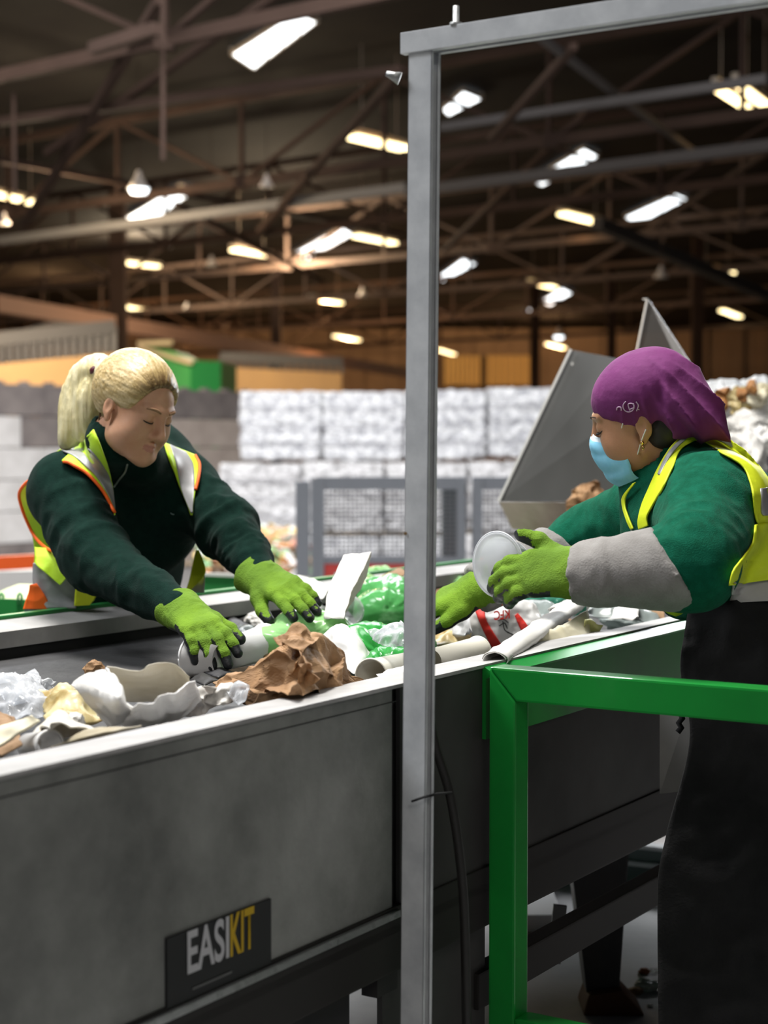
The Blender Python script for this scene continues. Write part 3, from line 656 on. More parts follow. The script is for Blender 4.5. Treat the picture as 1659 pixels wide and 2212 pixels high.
# ------------------------------------------------------------------ roof structure
E1 = Vector((-0.78, 0.626, 0)); E2 = Vector((0.626, 0.78, 0))
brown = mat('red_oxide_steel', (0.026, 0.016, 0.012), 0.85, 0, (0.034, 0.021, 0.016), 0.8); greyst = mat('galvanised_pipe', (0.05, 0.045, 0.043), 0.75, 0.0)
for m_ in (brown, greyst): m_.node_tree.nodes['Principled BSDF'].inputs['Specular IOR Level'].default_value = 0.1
names = ['nearest', 'second', 'third', 'fourth', 'fifth', 'sixth', 'seventh', 'eighth']
brown2 = mat('lit_oxide_steel', (0.07, 0.044, 0.032), 0.85, 0, (0.09, 0.056, 0.040), 0.8)  # lighter copy for the far trusses, warm haze put into the colour
def truss(Yc, z, depth, idx, pxc=830, n=12, bay=4.2):
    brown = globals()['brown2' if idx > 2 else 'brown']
    c = at(pxc, 500, Yc); c.z = 0
    t = thing('roof_truss', f'red brown steel roof truss crossing the hall, {names[idx]} from the camera', 'roof truss', c + UP * z, 'roof trusses')
    a0 = c - E1 * n * bay / 2
    def pt(k, zz): return a0 + E1 * k * bay + UP * zz
    for nm, zz, w in (('bottom_chord', z, .2), ('top_chord', z + depth, .18)):
        bm = bmesh.new(); beam(bm, pt(0, zz), pt(n, zz), 0.14, w); adopt(t, obj(nm, bm, brown))
    for k in range(n + 1):
        bm = bmesh.new(); beam(bm, pt(k, z), pt(k, z + depth), 0.09, 0.09, up=E2); adopt(t, obj('post', bm, brown))
        if k < n:
            bm = bmesh.new(); u = k % 2; beam(bm, pt(k, z + depth * u), pt(k + 1, z + depth * (1 - u)), 0.09, 0.09, up=E2); adopt(t, obj('diagonal', bm, brown))
    for k in range(0, n + 1, 2):
        bm = bmesh.new(); box(bm, pt(k, z), (.3, .3, .3)); adopt(t, obj('gusset', bm, brown))
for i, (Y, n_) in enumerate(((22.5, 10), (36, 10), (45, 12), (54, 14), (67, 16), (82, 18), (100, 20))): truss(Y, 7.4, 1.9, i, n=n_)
# ties between the trusses: long diagonals and purlins
k = 0
for (x0, y0, Y0, x1, y1, Y1, w, m_, lab) in (
    (0, 520, 44, 880, 405, 36, .2, mat('pale_pipe', (0.10, 0.092, 0.086), .8), 'pale grey pipe crossing the roof on the left at mid height'),
    (880, 415, 36, 1700, 310, 30, .20, greyst, 'pale grey pipe crossing the roof right of the post'),
    (-20, 655, 50, 880, 806, 95, .5, mat('lit_rust_beam', (0.20, 0.11, 0.075), .8), 'long red brown crane beam above the far left partitions'),  # rust tone raised, the light on this beam is in its colour
    (1290, 482, 42, 1660, 640, 52, .3, greyst, 'grey sloping beam under the roof at the right edge'),
    (345, 0, 24, 50, 492, 34, .14, brown, 'long brown tie from the top left down to the left lamp'),
    (352, -10, 23, 352, 345, 23.5, .06, brown, 'grey vertical hanger at the top left of the roof'),
    (100, 330, 30, 640, -40, 24, .12, brown, 'brown diagonal tie above the round lamp'),
    (560, 500, 40, 870, 150, 30, .14, brown, 'brown diagonal tie left of the post above the big lamp'),
    (30, 200, 28, 32, 420, 28, .06, brown, 'grey hanger holding the lamp at the left edge'),
    (1060, 300, 30, 1240, 100, 25, .11, brown, 'brown diagonal tie right of the post near the top bar'),
    (960, 540, 44, 1290, 220, 32, .13, brown, 'brown diagonal tie passing the middle right skylight'),
    (1240, 600, 60, 1659, 330, 38, .13, brown, 'brown diagonal tie at the right below the double lamp'),
    (955, 275, 30, 1659, 170, 26, .14, greyst, 'dim grey purlin below the top bar'),
    (0, 262, 29, 870, 150, 25, .13, brown, 'dim brown purlin across the upper left roof'),
    (0, 345, 36, 870, 505, 52, .13, brown, 'dim brown purlin falling across the left roof'),
    (380, 440, 40, 700, 610, 58, .12, brown, 'short brown tie above the left worker'),
    (1140, 60, 24, 1500, 330, 33, .1, greyst, 'dim grey brace crossing below the top bar'),
    (200, 105, 23.5, 340, 62, 22.5, .16, brown, 'brown chord end at the top left corner')):
    bm = bmesh.new(); beam(bm, at(x0, y0, Y0), at(x1, y1, Y1), w, w); tag(obj('roof_tie', bm, m_), lab, 'roof beam')
for i, (px, Y, w) in enumerate(((257, 58, .55), (597, 75, .45), (1155, 90, .5), (1320, 80, .4), (1505, 70, .45))):
    c = at(px, 900, Y); bm = bmesh.new(); beam(bm, (c.x, c.y, -1.2), (c.x, c.y, 10.12), w, w, up=(0, 1, 0)); tag(obj('roof_column', bm, brown), f'brown steel roof column, {names[i] if i else "leftmost"} from the left'.replace('leftmost from the left', 'standing behind the ponytail'), 'column')

# roof lamps and skylights
warm = mat('warm_tube_glow', (1, 0.9, 0.7), 0.5, emit=(1.0, 0.80, 0.42), estr=5); cool = mat('daylight_glow', (1, 1, 1), 0.5, emit=(0.88, 0.95, 1.0), estr=3.2)
coolr = mat('cool_lamp_glow', (1, 1, 1), 0.5, emit=(0.85, 0.95, 1.0), estr=4); house = mat('lamp_housing', (0.25, 0.2, 0.15), 0.6)
lamps = [(-10, 420, 80, 440, 'leftmost, cut by the left edge of the picture'), (762, 296, 874, 322, 'the big one just left of the post'), (253, 566, 340, 576, 'left of centre above the blonde head'), (505, 540, 580, 553, 'middle of the left half beside a bell lamp'),
         (770, 510, 850, 526, 'left of the post next to a skylight'), (672, 645, 735, 655, 'low, left of the post'), (1215, 462, 1296, 482, 'right of the post above the hopper'), (1517, 579, 1581, 590, 'near the right edge above the pile'),
         (1145, 609, 1197, 622, 'right of the post just above a small skylight'), (1560, 671, 1597, 685, 'small one at the right edge'), (1183, 743, 1218, 752, 'lowest right, above the chute'), (948, 756, 980, 766, 'small one touching the post on its right'),
         (724, 726, 774, 735, 'small one low beside the post on its left'), (483, 738, 522, 745, 'small one on the crane beam'), (95, 680, 150, 688, 'small one far left over the louvres'), (270, 663, 320, 673, 'small one right of the dark column'),
         (1547, 190, 1622, 239, 'left tube of the pair at upper right'), (1590, 181, 1659, 232, 'right tube of the pair at upper right')]
for (x0, y0, x1, y1, lab) in lamps:
    Zl = 8.0; a = on(x0, y0, Zl); b = on(x1, y1, Zl)
    wdt = 0.2 if x0 != 1547 and x0 != 1590 else 0.10
    t = thing('tube_lamp', 'warm glowing roof lamp, ' + lab, 'lamp', (a + b) / 2, 'warm roof lamps')
    d = (b - a).normalized(); bm = bmesh.new(); beam(bm, a, b, wdt * 1.7, 0.08, bevel=0.02); c1 = obj('diffuser', bm, warm)
    bm = bmesh.new(); beam(bm, a - d * .1 + UP * .13, b + d * .1 + UP * .13, wdt * 1.2, 0.1); beam(bm, a + d * .3 + UP * .15, a + d * .3 + UP * 2.04, .012, .012); beam(bm, b - d * .3 + UP * .15, b - d * .3 + UP * 2.04, .012, .012)
    c2 = obj('housing', bm, house); adopt(t, c1, c2)
sk = [([(500, 118), (640, 30), (685, 48), (548, 150)], 'largest one at the top left'), ([(272, 472), (385, 402), (424, 410), (330, 478)], 'beside the round white lamp'),
      ([(626, 552), (738, 492), (762, 506), (662, 562)], 'left of the post over the lower lamps'), ([(957, 238), (1000, 198), (1040, 214), (968, 250)], 'touching the post near its top'),
      ([(1145, 392), (1262, 322), (1292, 338), (1170, 402)], 'right of the post, crossed by the pipe'), ([(1350, 470), (1460, 420), (1484, 430), (1376, 484)], 'long one at the right above the hopper'),
      ([(950, 596), (1000, 560), (1028, 570), (955, 608)], 'small one touching the post'), ([(1168, 652), (1215, 622), (1238, 632), (1188, 660)], 'small one over the chute'), ([(1130, 676), (1150, 664), (1168, 670), (1150, 682)], 'tiny one left of the small skylight')]
def lerp(a, b, t): return a + (b - a) * t
for i, (q, lab) in enumerate(sk):
    p = [on(x, y, 9.95) for x, y in q]; t = thing('skylight', 'bright white roof skylight, ' + lab, 'skylight', sum(p, Vector()) / 4, 'roof skylights')
    n = 4 if i != 8 and i != 7 else 2; rr = random.Random(i)
    for k in range(n):
        f0, f1 = k / n + 0.015, (k + 1) / n - 0.015; s = 0.06 * rr.random()
        a, b, c, d = lerp(p[0], p[1], f0), lerp(p[0], p[1], f1), lerp(p[3], p[2], f1), lerp(p[3], p[2], f0)
        bm = bmesh.new(); prism(bm, [lerp(a, d, s), lerp(b, c, s * .5), lerp(c, b, s), d], (0, 0, 0.05)); adopt(t, obj('pane', bm, cool))
    bm = bmesh.new()
    for a, b in ((0, 1), (1, 2), (2, 3), (3, 0)): beam(bm, p[a] + UP * .04, p[b] + UP * .04, .06, .08)
    for k_ in (0, 2): beam(bm, p[k_], Vector((p[k_].x, p[k_].y, 10.12)), .08, .08)
    adopt(t, obj('frame', bm, house))
def bell(px, py, r, Y, lit, lab):
    p = at(px, py, Y); R = r * Y / FP
    t = thing('bell_lamp', lab, 'lamp', p); bm = bmesh.new(); lathe(bm, [(R * .2, R * 1.6), (R * .3, R * 1.2), (R * .6, R * .6), (R, 0.0), (R * .96, 0)], Matrix.Translation(p), 20)
    cb = bmesh.new(); beam(cb, p + UP * R * 1.5, Vector((p.x, p.y, 10.12)), .014, .014); adopt(t, obj('cord', cb, brown)); a = obj('shade', bm, mat('pale_shade', (0.42, 0.37, 0.33), 0.5), None, True)
    bm = bmesh.new(); lathe(bm, [(0, -.5 * R * lit), (R * .7, -.4 * R * lit), (R * .9, 0.02), (0, 0.05)], Matrix.Translation(p), 20); b = obj('bulb', bm, coolr if lit else mat('dead_bulb', (0.3, 0.28, 0.26), 0.4), None, True); adopt(t, a, b)
bell(300, 408, 24, 38, 1, 'round white lit lamp beside the left skylight'); bell(1207, 727, 12, 75, 1, 'small round lit lamp over the chute')
for px, py, r, Y, lab in ((576, 404, 17, 36, 'unlit bell lamp high left of the post'), (457, 575, 14, 46, 'unlit bell lamp between two warm lamps on the left'), (783, 640, 12, 55, 'unlit bell lamp left of the post low down'), (1428, 600, 16, 42, 'unlit bell lamp right of the hopper top'), (8, 484, 15, 38, 'unlit bell lamp under the left edge lamp'), (404, 668, 9, 70, 'tiny unlit bell lamp above the crane beam')):
    bell(px, py, r, Y, 0, lab)
# light the lamps give to the steel around them
for (px, py, e) in ((820, 330, 260), (30, 450, 260), (297, 590, 350), (1257, 495, 300), (1585, 240, 200), (703, 665, 500), (1550, 600, 400), (540, 560, 260), (1165, 630, 400), (748, 742, 900), (120, 700, 900), (1190, 760, 900), (500, 752, 800)):
    p = on(px, py, 7.7); l = bpy.data.lights.new('lamp_glow', 'POINT'); l.energy = e * (0.16 if e < 450 else 2.2); l.color = (1, 0.55, 0.25); l.shadow_soft_size = 0.4
    o = bpy.data.objects.new('lamp_glow', l); COL.objects.link(o); o.location = p
for (px, Y, e) in ((120, 38, 2300), (600, 55, 2400), (1580, 100, 5000), (1050, 100, 4000), (300, 70, 2500)):  # added fills without fixtures, warming the partitions and the far wall
    p = at(px, 560, Y); l = bpy.data.lights.new('wall_fill_light', 'POINT'); l.energy = e; l.color = (1, 0.8, 0.55); l.shadow_soft_size = 0.5
    o = bpy.data.objects.new('wall_fill_light', l); COL.objects.link(o); o.location = p

# ------------------------------------------------------------------ people
skin = mat('fair_skin', (0.56, 0.29, 0.17), 0.5, 0, (0.64, 0.36, 0.23), 14, 4, 0.05, 300, sss=0.15)
skin2 = mat('tan_skin', (0.40, 0.20, 0.11), 0.45, 0, (0.46, 0.24, 0.14), 14, 4, 0.05, 300, sss=0.15)
lipc = mat('lip', (0.50, 0.22, 0.16), 0.4, sss=0.1); brow_m = mat('brow_hair', (0.30, 0.17, 0.09), 0.8); lash_m = mat('lash', (0.02, 0.015, 0.012), 0.7)
fleece1 = mat('dark_green_fleece', (0.003, 0.016, 0.012), 0.95, 0, (0.005, 0.023, 0.017), 60, 4, 0.5, 500, sheen=0.10, dist=0.004)
fleece2 = mat('bottle_green_fleece', (0.003, 0.075, 0.040), 0.95, 0, (0.005, 0.105, 0.060), 60, 4, 0.5, 500, sheen=0.10, dist=0.004)
for m_ in (fleece1, fleece2): m_.node_tree.nodes['Principled BSDF'].inputs['Specular IOR Level'].default_value = 0.1; m_.node_tree.nodes['Principled BSDF'].inputs['Sheen Weight'].default_value = 0.04
hiv = mat('fluorescent_yellow', (0.55, 0.85, 0.02), 0.6, 0, (0.50, 0.78, 0.015), 20, 3, 0.15, 120, sheen=0.2, dist=0.004)
hiv2 = mat('fluorescent_lemon', (0.70, 0.80, 0.02), 0.6, 0, (0.62, 0.72, 0.015), 20, 3, 0.15, 120, dist=0.004)
orangem = mat('fluorescent_orange', (1.0, 0.14, 0.01), 0.6); refl = mat('reflective_grey', (0.30, 0.30, 0.31), 0.45, 0.2, (0.36, 0.36, 0.37), 30, 4)
gloveg = mat('lime_knit_glove', (0.155, 0.29, 0.012), 0.9, 0, (0.10, 0.20, 0.01), 12, 4, 0.5, 350, dist=0.004); gloveb = mat('black_dipped_palm', (0.012, 0.014, 0.016), 0.45, 0, bump=0.3, bscale=200, dist=0.003)
trous = mat('black_workwear', (0.004, 0.004, 0.0045), 0.95, 0, (0.007, 0.007, 0.0075), 30, 3, 0.3, 200, dist=0.004)
bootm = mat('boot_leather', (0.02, 0.015, 0.012), 0.5)

def head_axes(fwd, up):
    y = Vector(fwd).normalized(); z = Vector(up); z = (z - y * z.dot(y)).normalized(); x = y.cross(z)
    return np.array([x, y, z]).T         # columns x (the person's right), y forward, z crown
def add_head(f, o, R, s=1.0, covered=False):
    o = np.array(o); L = lambda *p: o + R @ (np.array(p) * s)
    E = lambda c, r, k=0.02, sub=False: f.ell(L(*c), np.array(r) * s, R, k, sub)
    G = lambda a, b, ra, rb, k=0.01, sub=False: f.seg(L(*a), L(*b), ra * s, rb * s, k, sub)
    E((0, -.02, .035), (.074, .095, .084)); E((0, .028, -.005), (.064, .068, .088), .03); E((0, .03, -.072), (.052, .052, .042), .03)
    G((-.035, .02, -.075), (.0, .078, -.098), .022, .018, .025); G((.035, .02, -.075), (.0, .078, -.098), .022, .018, .025)
    for q in (-1, 1):
        E((q * .036, .060, -.038), (.030, .028, .031), .025); E((q * .040, .035, -.062), (.026, .034, .030), .03)
        E((q * .031, .100, .004), (.019, .014, .013), .014, True)
        E((q * .031, .0765, .001), (.0165, .0155, .0140), .004)
        G((q * .012, .092, .022), (q * .045, .076, .024), .006, .005, .012)
        E((q * .0125, .098, -.040), (.008, .010, .008), .006)
        E((q * .077, -.008, -.014), (.008, .016, .026), .006); E((q * .085, -.003, -.010), (.006, .008, .015), .005, True)
        E((q * .076, .0, -.040), (.006, .008, .010), .006)
        G((q * .03, .078, -.1), (q * .055, .02, -.075), .01, .01, .02)
    G((0, .090, .016), (0, .112, -.030), .0075, .0105, .012); E((0, .112, -.034), (.0105, .0105, .010), .008)
    for q in (-1, 1): E((q * .007, .108, -.047), (.004, .005, .003), .003, True)
    G((-.017, .086, -.066), (0, .097, -.063), .0045, .0065, .006); G((.017, .086, -.066), (0, .097, -.063), .0045, .0065, .006)
    G((-.014, .087, -.073), (0, .095, -.0755), .005, .0075, .006); G((.014, .087, -.073), (0, .095, -.0755), .005, .0075, .006)
    G((-.022, .089, -.0688), (0, .1035, -.0688), .0014, .0014, .002, True); G((.022, .089, -.0688), (0, .1035, -.0688), .0014, .0014, .002, True)
    E((0, .083, -.102), (.020, .016, .015), .015)
    return L

def fingers_field(h, s, curl, spread, thumb, scale=1.0, cuff=0.05):
    """glove in its own frame: wrist at 0, +y along the fingers, +z back of the hand, thumb at x = s"""
    f = Field((-.085, -.10, -.115), (.085, .21, .075), 0.0026)
    c = scale; xs = [s * .029, s * .0095, -s * .010, -s * .028]; ln = [.080, .090, .083, .064]
    f.seg((0, -cuff - .01, 0), (0, -.01, 0), .050 * c, .038 * c, .01, flat=((0, 0, 1), .84)); f.plane((0, -.040, 0), (0, -1, 0)); f.seg((0, -.02, 0), (0, .01, 0), .033 * c, .031 * c, .02, flat=((0, 0, 1), .7))
    tips = []
    for i, x in enumerate(xs):
        k = (x, .084 - abs(i - 1) * .005, 0.002)
        f.seg((x * .6, .005, 0), k, .019 * c, .0155 * c, .016, flat=((0, 0, 1), .85))
        a = np.array(k, float); ang = 0.0; yaw = spread * (1.5 - i) * s; ch = []
        for j, (fr, cu) in enumerate(zip((.46, .30, .24), curl[i])):
            ang += cu; d = np.array((math.sin(yaw) * math.cos(ang), math.cos(yaw) * math.cos(ang), -math.sin(ang)))
            b = a + d * ln[i] * fr * 1.12; r = (.0116, .0108, .0100)[j] * c; f.seg(a, b, r, r * .95, .005); ch.append((a, b)); a = b
        tips.append(ch)
    f.seg((s * .018, .015, -.006), (s * .045, .042, -.014), .019 * c, .015 * c, .018)
    a = np.array((s * .045, .042, -.014)); t1 = a + np.array(thumb[0]) * .036 * np.array((s, 1, 1)); t2 = t1 + np.array(thumb[1]) * .032 * np.array((s, 1, 1))
    f.seg(a, t1, .0145 * c, .013 * c, .01); f.seg(t1, t2, .013 * c, .0108 * c, .004); tips.append([(a, t1), (t1, t2)])
    return f, tips
def glove(name, wrist, fdir, back, s, curl, spread, thumb, parent, label=None, scale=1.0, dip=0.45, seed=0, cuffc=None):
    y = Vector(fdir).normalized(); z = Vector(back); z = (z - y * z.dot(y)).normalized(); x = y.cross(z); M = np.array([x, y, z]).T; o = np.array(wrist)
    f, tips = fingers_field(0, s, curl, spread, thumb, scale)
    V, F = f.mesh()
    def d(P, N):
        w = np.clip((.055 - P[:, 1]) / .05, 0, 1); kn = np.clip((P[:, 1] + .03) / .05, 0, 1)
        return .0022 * w * ridged(P * np.array((25, 60, 25)), seed, 2) + .0012 * ridged(P * 55, seed + 3, 2) * kn * (N[:, 2] > 0)
    me, V = np_mesh(name, V, F, d, 1)
    segs = [(t[-1], .0) for t in tips] + [(t[-2], .5) for t in tips]
    def sel(c, n):
        r = ((n[:, 2] < -0.35) & (c[:, 1] > .01)) | ((n[:, 0] * s < -.8) & (c[:, 1] > .05))
        for t in tips:
            a, b = t[-1]; m = a + (b - a) * (0.35); u = (b - a) / np.linalg.norm(b - a); q = c - m
            r |= ((q @ u) > 0) & (np.linalg.norm(q - np.outer(q @ u, u), axis=1) < .015) & (n[:, 2] < .8)
        return r.astype(int)
    set_slots(me, sel)
    V = V @ M.T + o; me.vertices.foreach_set('co', V.astype(np.float32).ravel()); me.update()
    ob = link(name, me, [gloveg, gloveb]); adopt(parent, ob)
    if label: ob['label'] = label
    return ob, M, o, tips

def folds(P, a, b, amp, lam, env0, env1, ph=0, seed=0):
    """cross folds along a limb from a to b, strongest between env0 and env1 (0..1)"""
    a = np.array(a); b = np.array(b); ba = b - a; L = np.linalg.norm(ba); u = ba / L
    q = P - a; t = q @ u; r = np.linalg.norm(q - np.outer(t, u), axis=1); tt = t / L
    e = np.clip((tt - env0) / .15, 0, 1) * np.clip((env1 - tt) / .15, 0, 1) * np.clip((.13 - r) / .03, 0, 1)
    v1 = np.cross(u, (0.3, 0.5, 0.8)); v1 /= np.linalg.norm(v1); v2 = np.cross(u, v1); k = 1 / np.maximum(r, .02)
    C = np.stack([t / lam * .8 + ph + .6 * vnoise(P * 7, seed + 1), (q @ v1) * k * .9, (q @ v2) * k * .9], 1)
    return amp * e * (1.5 * ridged(C, seed, 2) + .2)
def bvh_of(V, F): return BVHTree.FromPolygons([Vector(v) for v in V], [tuple(int(i) for i in f) for f in F])

def patch(name, rows, m, parent, bvh=None, Y=None, off=0.012, nu=14, nv=40, thick=0.003, wob=0.0, seed=0, label=None, zoff=None):
    """cloth laid on the body: rows of (left pixel, right pixel[, depth]) swept top to bottom, draped on the surface below"""
    R_ = smoothpath([(*r[0], *r[1], (r[2] if len(r) > 2 else (Y or 0))) for r in rows], nv)
    G = np.zeros((nv + 1, nu + 1, 3)); ok = np.zeros((nv + 1, nu + 1), bool)
    for i, r in enumerate(R_):
        for j in range(nu + 1):
            t = j / nu; px = r[0] + (r[2] - r[0]) * t; py = r[1] + (r[3] - r[1]) * t; d = ray(px, py).normalized(); h = None
            if bvh is not None and r[4] == 0 or (bvh is not None and Y is None and r[4] == 0): h = bvh.ray_cast(CAM, d)
            if h and h[0] is not None:
                p = h[0] - d * off; G[i, j] = p; ok[i, j] = True
            else: G[i, j] = (px, py, r[4] if r[4] else np.nan)
    med = np.median([G[i, j, 1] for i in range(nv + 1) for j in range(nu + 1) if ok[i, j]]) if ok.any() else (Y or 3.5)
    D = np.where(ok, G[:, :, 1], np.nan)
    for i in range(nv + 1):
        for j in range(nu + 1):
            if not ok[i, j]:
                if not np.isnan(G[i, j, 2]): yd = G[i, j, 2]
                else:
                    row = D[i]; c = [abs(j - q) for q in range(nu + 1) if not np.isnan(row[q])]
                    yd = row[min((q for q in range(nu + 1) if not np.isnan(row[q])), key=lambda q: abs(q - j))] + 0.01 if c else med
                G[i, j] = at(G[i, j, 0], G[i, j, 1], yd); 
    for _ in range(3):
        A = G.copy()
        A[1:-1, 1:-1] = G[1:-1, 1:-1] * .4 + .15 * (G[:-2, 1:-1] + G[2:, 1:-1] + G[1:-1, :-2] + G[1:-1, 2:]); G = A
    V = G.reshape(-1, 3)
    if wob: 
        dv = V - np.array(CAM); dv /= np.linalg.norm(dv, axis=1)[:, None]; V = V - dv * (wob * ridged(V * 16, seed, 2))[:, None]
    bm = bmesh.new(); vs = [bm.verts.new(v) for v in V]; w = nu + 1
    for i in range(nv):
        for j in range(nu): bm.faces.new((vs[i * w + j], vs[(i + 1) * w + j], vs[(i + 1) * w + j + 1], vs[i * w + j + 1]))
    o = obj(name, bm, m, None, True); adopt(parent, o)
    md = o.modifiers.new('thickness', 'SOLIDIFY'); md.thickness = thick; md.offset = 0
    if label: o['label'] = label
    return o
def cord(name, pts, r, m, parent, bvh=None, off=0.004, n=40, label=None):
    """piping or a strap laid over the surface along pixels (px, py[, depth])"""
    P = []; ctl = []
    for p in pts:
        if len(p) > 2 and p[2]: ctl.append((p[0], p[1], p[2], 1)); continue
        h = bvh.ray_cast(CAM, ray(p[0], p[1]).normalized()) if bvh is not None else None
        ctl.append((p[0], p[1], h[0].y if h and h[0] is not None else (ctl[-1][2] if ctl else 3.5), 0))
    for q in smoothpath(ctl, n):
        h = bvh.ray_cast(CAM, ray(q[0], q[1]).normalized()) if bvh is not None and q[3] < .05 else None
        P.append(h[0] - ray(q[0], q[1]).normalized() * off if h and h[0] is not None else at(q[0], q[1], q[2] or (P[-1].y if P else 3.5)))
    bm = bmesh.new(); tube(bm, P, r, 8); o = obj(name, bm, m, None, True); adopt(parent, o)
    if label: o['label'] = label
    return o
def A3(px, py, Y): return np.array(at(px, py, Y))

# ---- the blonde worker on the far side of the belt
def worker_left():
    HS = 0.90
    base = Vector((-0.735, 4.26, 0))
    root = thing('person', 'worker with blonde ponytail, dark green fleece and yellow vest leaning over the belt', 'person', base)
    HF = Vector((0.71, -0.58, -0.42)); hd = at(294, 876, 3.62); R = head_axes(HF, (0.24, -0.08, .93))
    ho = np.array(hd)
    hipc = np.array((-0.735, 4.255, 0.93)); chest = A3(275, 1075, 3.92); 
    shR, elR, wrR = A3(140, 1062, 3.74), A3(205, 1205, 3.60), A3(392, 1322, 3.32)
    shL, elL, wrL = A3(402, 1062, 3.90), A3(492, 1140, 3.78), A3(566, 1248, 3.58)
    neck = ho + R @ np.array((0, -.03, -.09)); nb = A3(292, 1010, 3.86)
    # skin: one continuous figure
    f = Field((-1.25, 3.0, 0.0), (0.15, 4.6, 1.72), 0.016, (ho - np.array((.13, .13, .145)), ho + np.array((.13, .13, .135)), 0.0027))
    add_head(f, ho, R, HS)
    f.seg(neck, nb, .052, .058, .03)
    f.ell(chest + (0, .02, 0), (.15, .11, .19), None, .05); f.ell((hipc + chest) / 2, (.13, .11, .2), None, .06); f.ell(hipc, (.155, .12, .12), None, .05)
    f.seg(shR, shL, .06, .06, .05)
    for a, b, c in ((shR, elR, wrR), (shL, elL, wrL)): f.seg(a, b, .048, .038, .03); f.seg(b, c, .038, .03, .02); f.seg(c, c + (c - b) / np.linalg.norm(c - b) * .06, .03, .022, .02)
    for sx in (-1, 1):
        h = hipc + np.array((.075 * sx * .6, .075 * sx * .8, -.05)); k = h + np.array((.03, -.02, -.40)); an = np.array((h[0], h[1], .09))
        f.seg(h, k, .075, .055, .04); f.seg(k, an, .055, .04, .03); f.seg(an, an + (.1, -.08, -.04), .04, .03, .03)
    V, F = f.mesh(); me, V = np_mesh('body', V, F, None, 1)
    def sel(c, n):
        q = (c - ho) @ R / HS; return (((np.abs(q[:, 0]) < .021) & (q[:, 1] > .088) & (q[:, 2] < -.0605 - .10 * np.abs(q[:, 0])) & (q[:, 2] > -.081 + .25 * np.abs(q[:, 0])))).astype(int)
    set_slots(me, sel); adopt(root, link('body', me, [skin, lipc])); hb = bvh_of(V, F)
    Lh = lambda *p: Vector(ho + R @ (np.array(p) * HS))
    # brows and lashes follow the face
    for q in (-1, 1):
        for nm, pts, r, m_ in (('eyebrow', [(q * .014, .0995, .021), (q * .028, .0970, .0265), (q * .041, .087, .0255), (q * .050, .074, .019)], [.0020, .0034, .0028, .0010], brow_m),
                               ('eyelash', [(q * .0165, .0885, -.0055), (q * .024, .0935, -.0085), (q * .033, .0925, -.009), (q * .042, .0855, -.0075), (q * .048, .078, -.003)], [.0006, .0012, .0015, .0014, .0006], lash_m)):
            bm = bmesh.new(); P = smoothpath([(*p, r_) for p, r_ in zip(pts, r)], 16); tube(bm, [Lh(*p[:3]) for p in P], [p[3] for p in P], 6)
            adopt(root, obj(nm, bm, m_, None, True))
    # hair drawn back to a ponytail
    hairm = mat('blonde_hair', (0.50, 0.36, 0.15), 0.42, 0, (0.72, 0.60, 0.34), 9, 5, 0.8, 30, stretch=(1, 1, 1), dist=0.004, cpos=(.3, .7))
    f = Field(ho - .2, ho + .2, 0.0032)
    L = lambda *p: ho + R @ (np.array(p) * HS)
    f.ell(L(0, -.018, .038), np.array((.0755, .094, .084)), R, .02); f.ell(L(.0, -.055, .02), np.array((.070, .062, .075)), R, .03)
    f.ell(L(.045, .015, .045), np.array((.032, .046, .040)), R, .025); f.ell(L(-.043, .010, .045), np.array((.030, .044, .038)), R, .025)
    f.ell(L(0, .112, -.022), np.array((.080, .080, .100)), R, .008, True)                      # forehead and face opening
    f.ell(L(0, .05, -.09), np.array((.11, .10, .085)), R, .01, True); f.ell(L(.088, .006, -.045), np.array((.03, .040, .042)), R, .01, True); f.ell(L(-.088, .006, -.045), np.array((.03, .040, .042)), R, .01, True)
    f.ell(L(0, -.02, -.13), np.array((.1, .11, .08)), R, .01, True)
    V, F = f.mesh(); tie = L(.02, -.118, .045)
    def hd_(P, N):
        v = P - tie; r = np.linalg.norm(v, axis=1); u = v / r[:, None]; e = np.array(R[:, 0]); ang = np.arctan2(u @ R[:, 2], u @ R[:, 0])
        S = np.stack([ang * 18, u @ R[:, 1] * 18, r * 5], 1); return .0016 * ridged(S, 5, 3)
    me, V = np_mesh('hair', V, F, hd_, 1)
    def tint(me, V, root):
        q = (V - ho) @ R / HS; v = V - tie; r = np.linalg.norm(v, axis=1); u = v / r[:, None]; ang = np.arctan2(u @ R[:, 2], u @ R[:, 0])
        st = vnoise(np.stack([ang * 26, u @ R[:, 1] * 26, r * 3], 1), 4) * .28 + vnoise(np.stack([ang * 70, u @ R[:, 1] * 70, r * 4], 1), 6) * .18
        k = np.clip((q[:, 1] - .035) / .05, 0, 1) * np.clip((q[:, 2] - .03) / .04, 0, 1) * root
        at_ = me.attributes.new('tint', 'FLOAT', 'POINT'); at_.data.foreach_set('value', np.clip(.62 + st - .75 * k, 0, 1).astype(np.float32))
    tint(me, V, 1.0); nt = hairm.node_tree; an = nt.nodes.new('ShaderNodeAttribute'); an.attribute_name = 'tint'
    cr = nt.nodes.new('ShaderNodeValToRGB'); e = cr.color_ramp.elements; e[0].color = (0.13, 0.075, 0.03, 1); e[1].color = (0.80, 0.66, 0.40, 1); m_ = cr.color_ramp.elements.new(.5); m_.color = (0.46, 0.33, 0.14, 1)
    nt.links.new(an.outputs['Fac'], cr.inputs[0]); nt.links.new(cr.outputs[0], nt.nodes['Principled BSDF'].inputs['Base Color'])
    hair = link('hair', me, hairm); adopt(root, hair)
    tiep = at(226, 808, 3.76)
    f = Field(np.array(tiep) - (.22, .18, .26), np.array(tiep) + (.12, .18, .1), 0.0036)
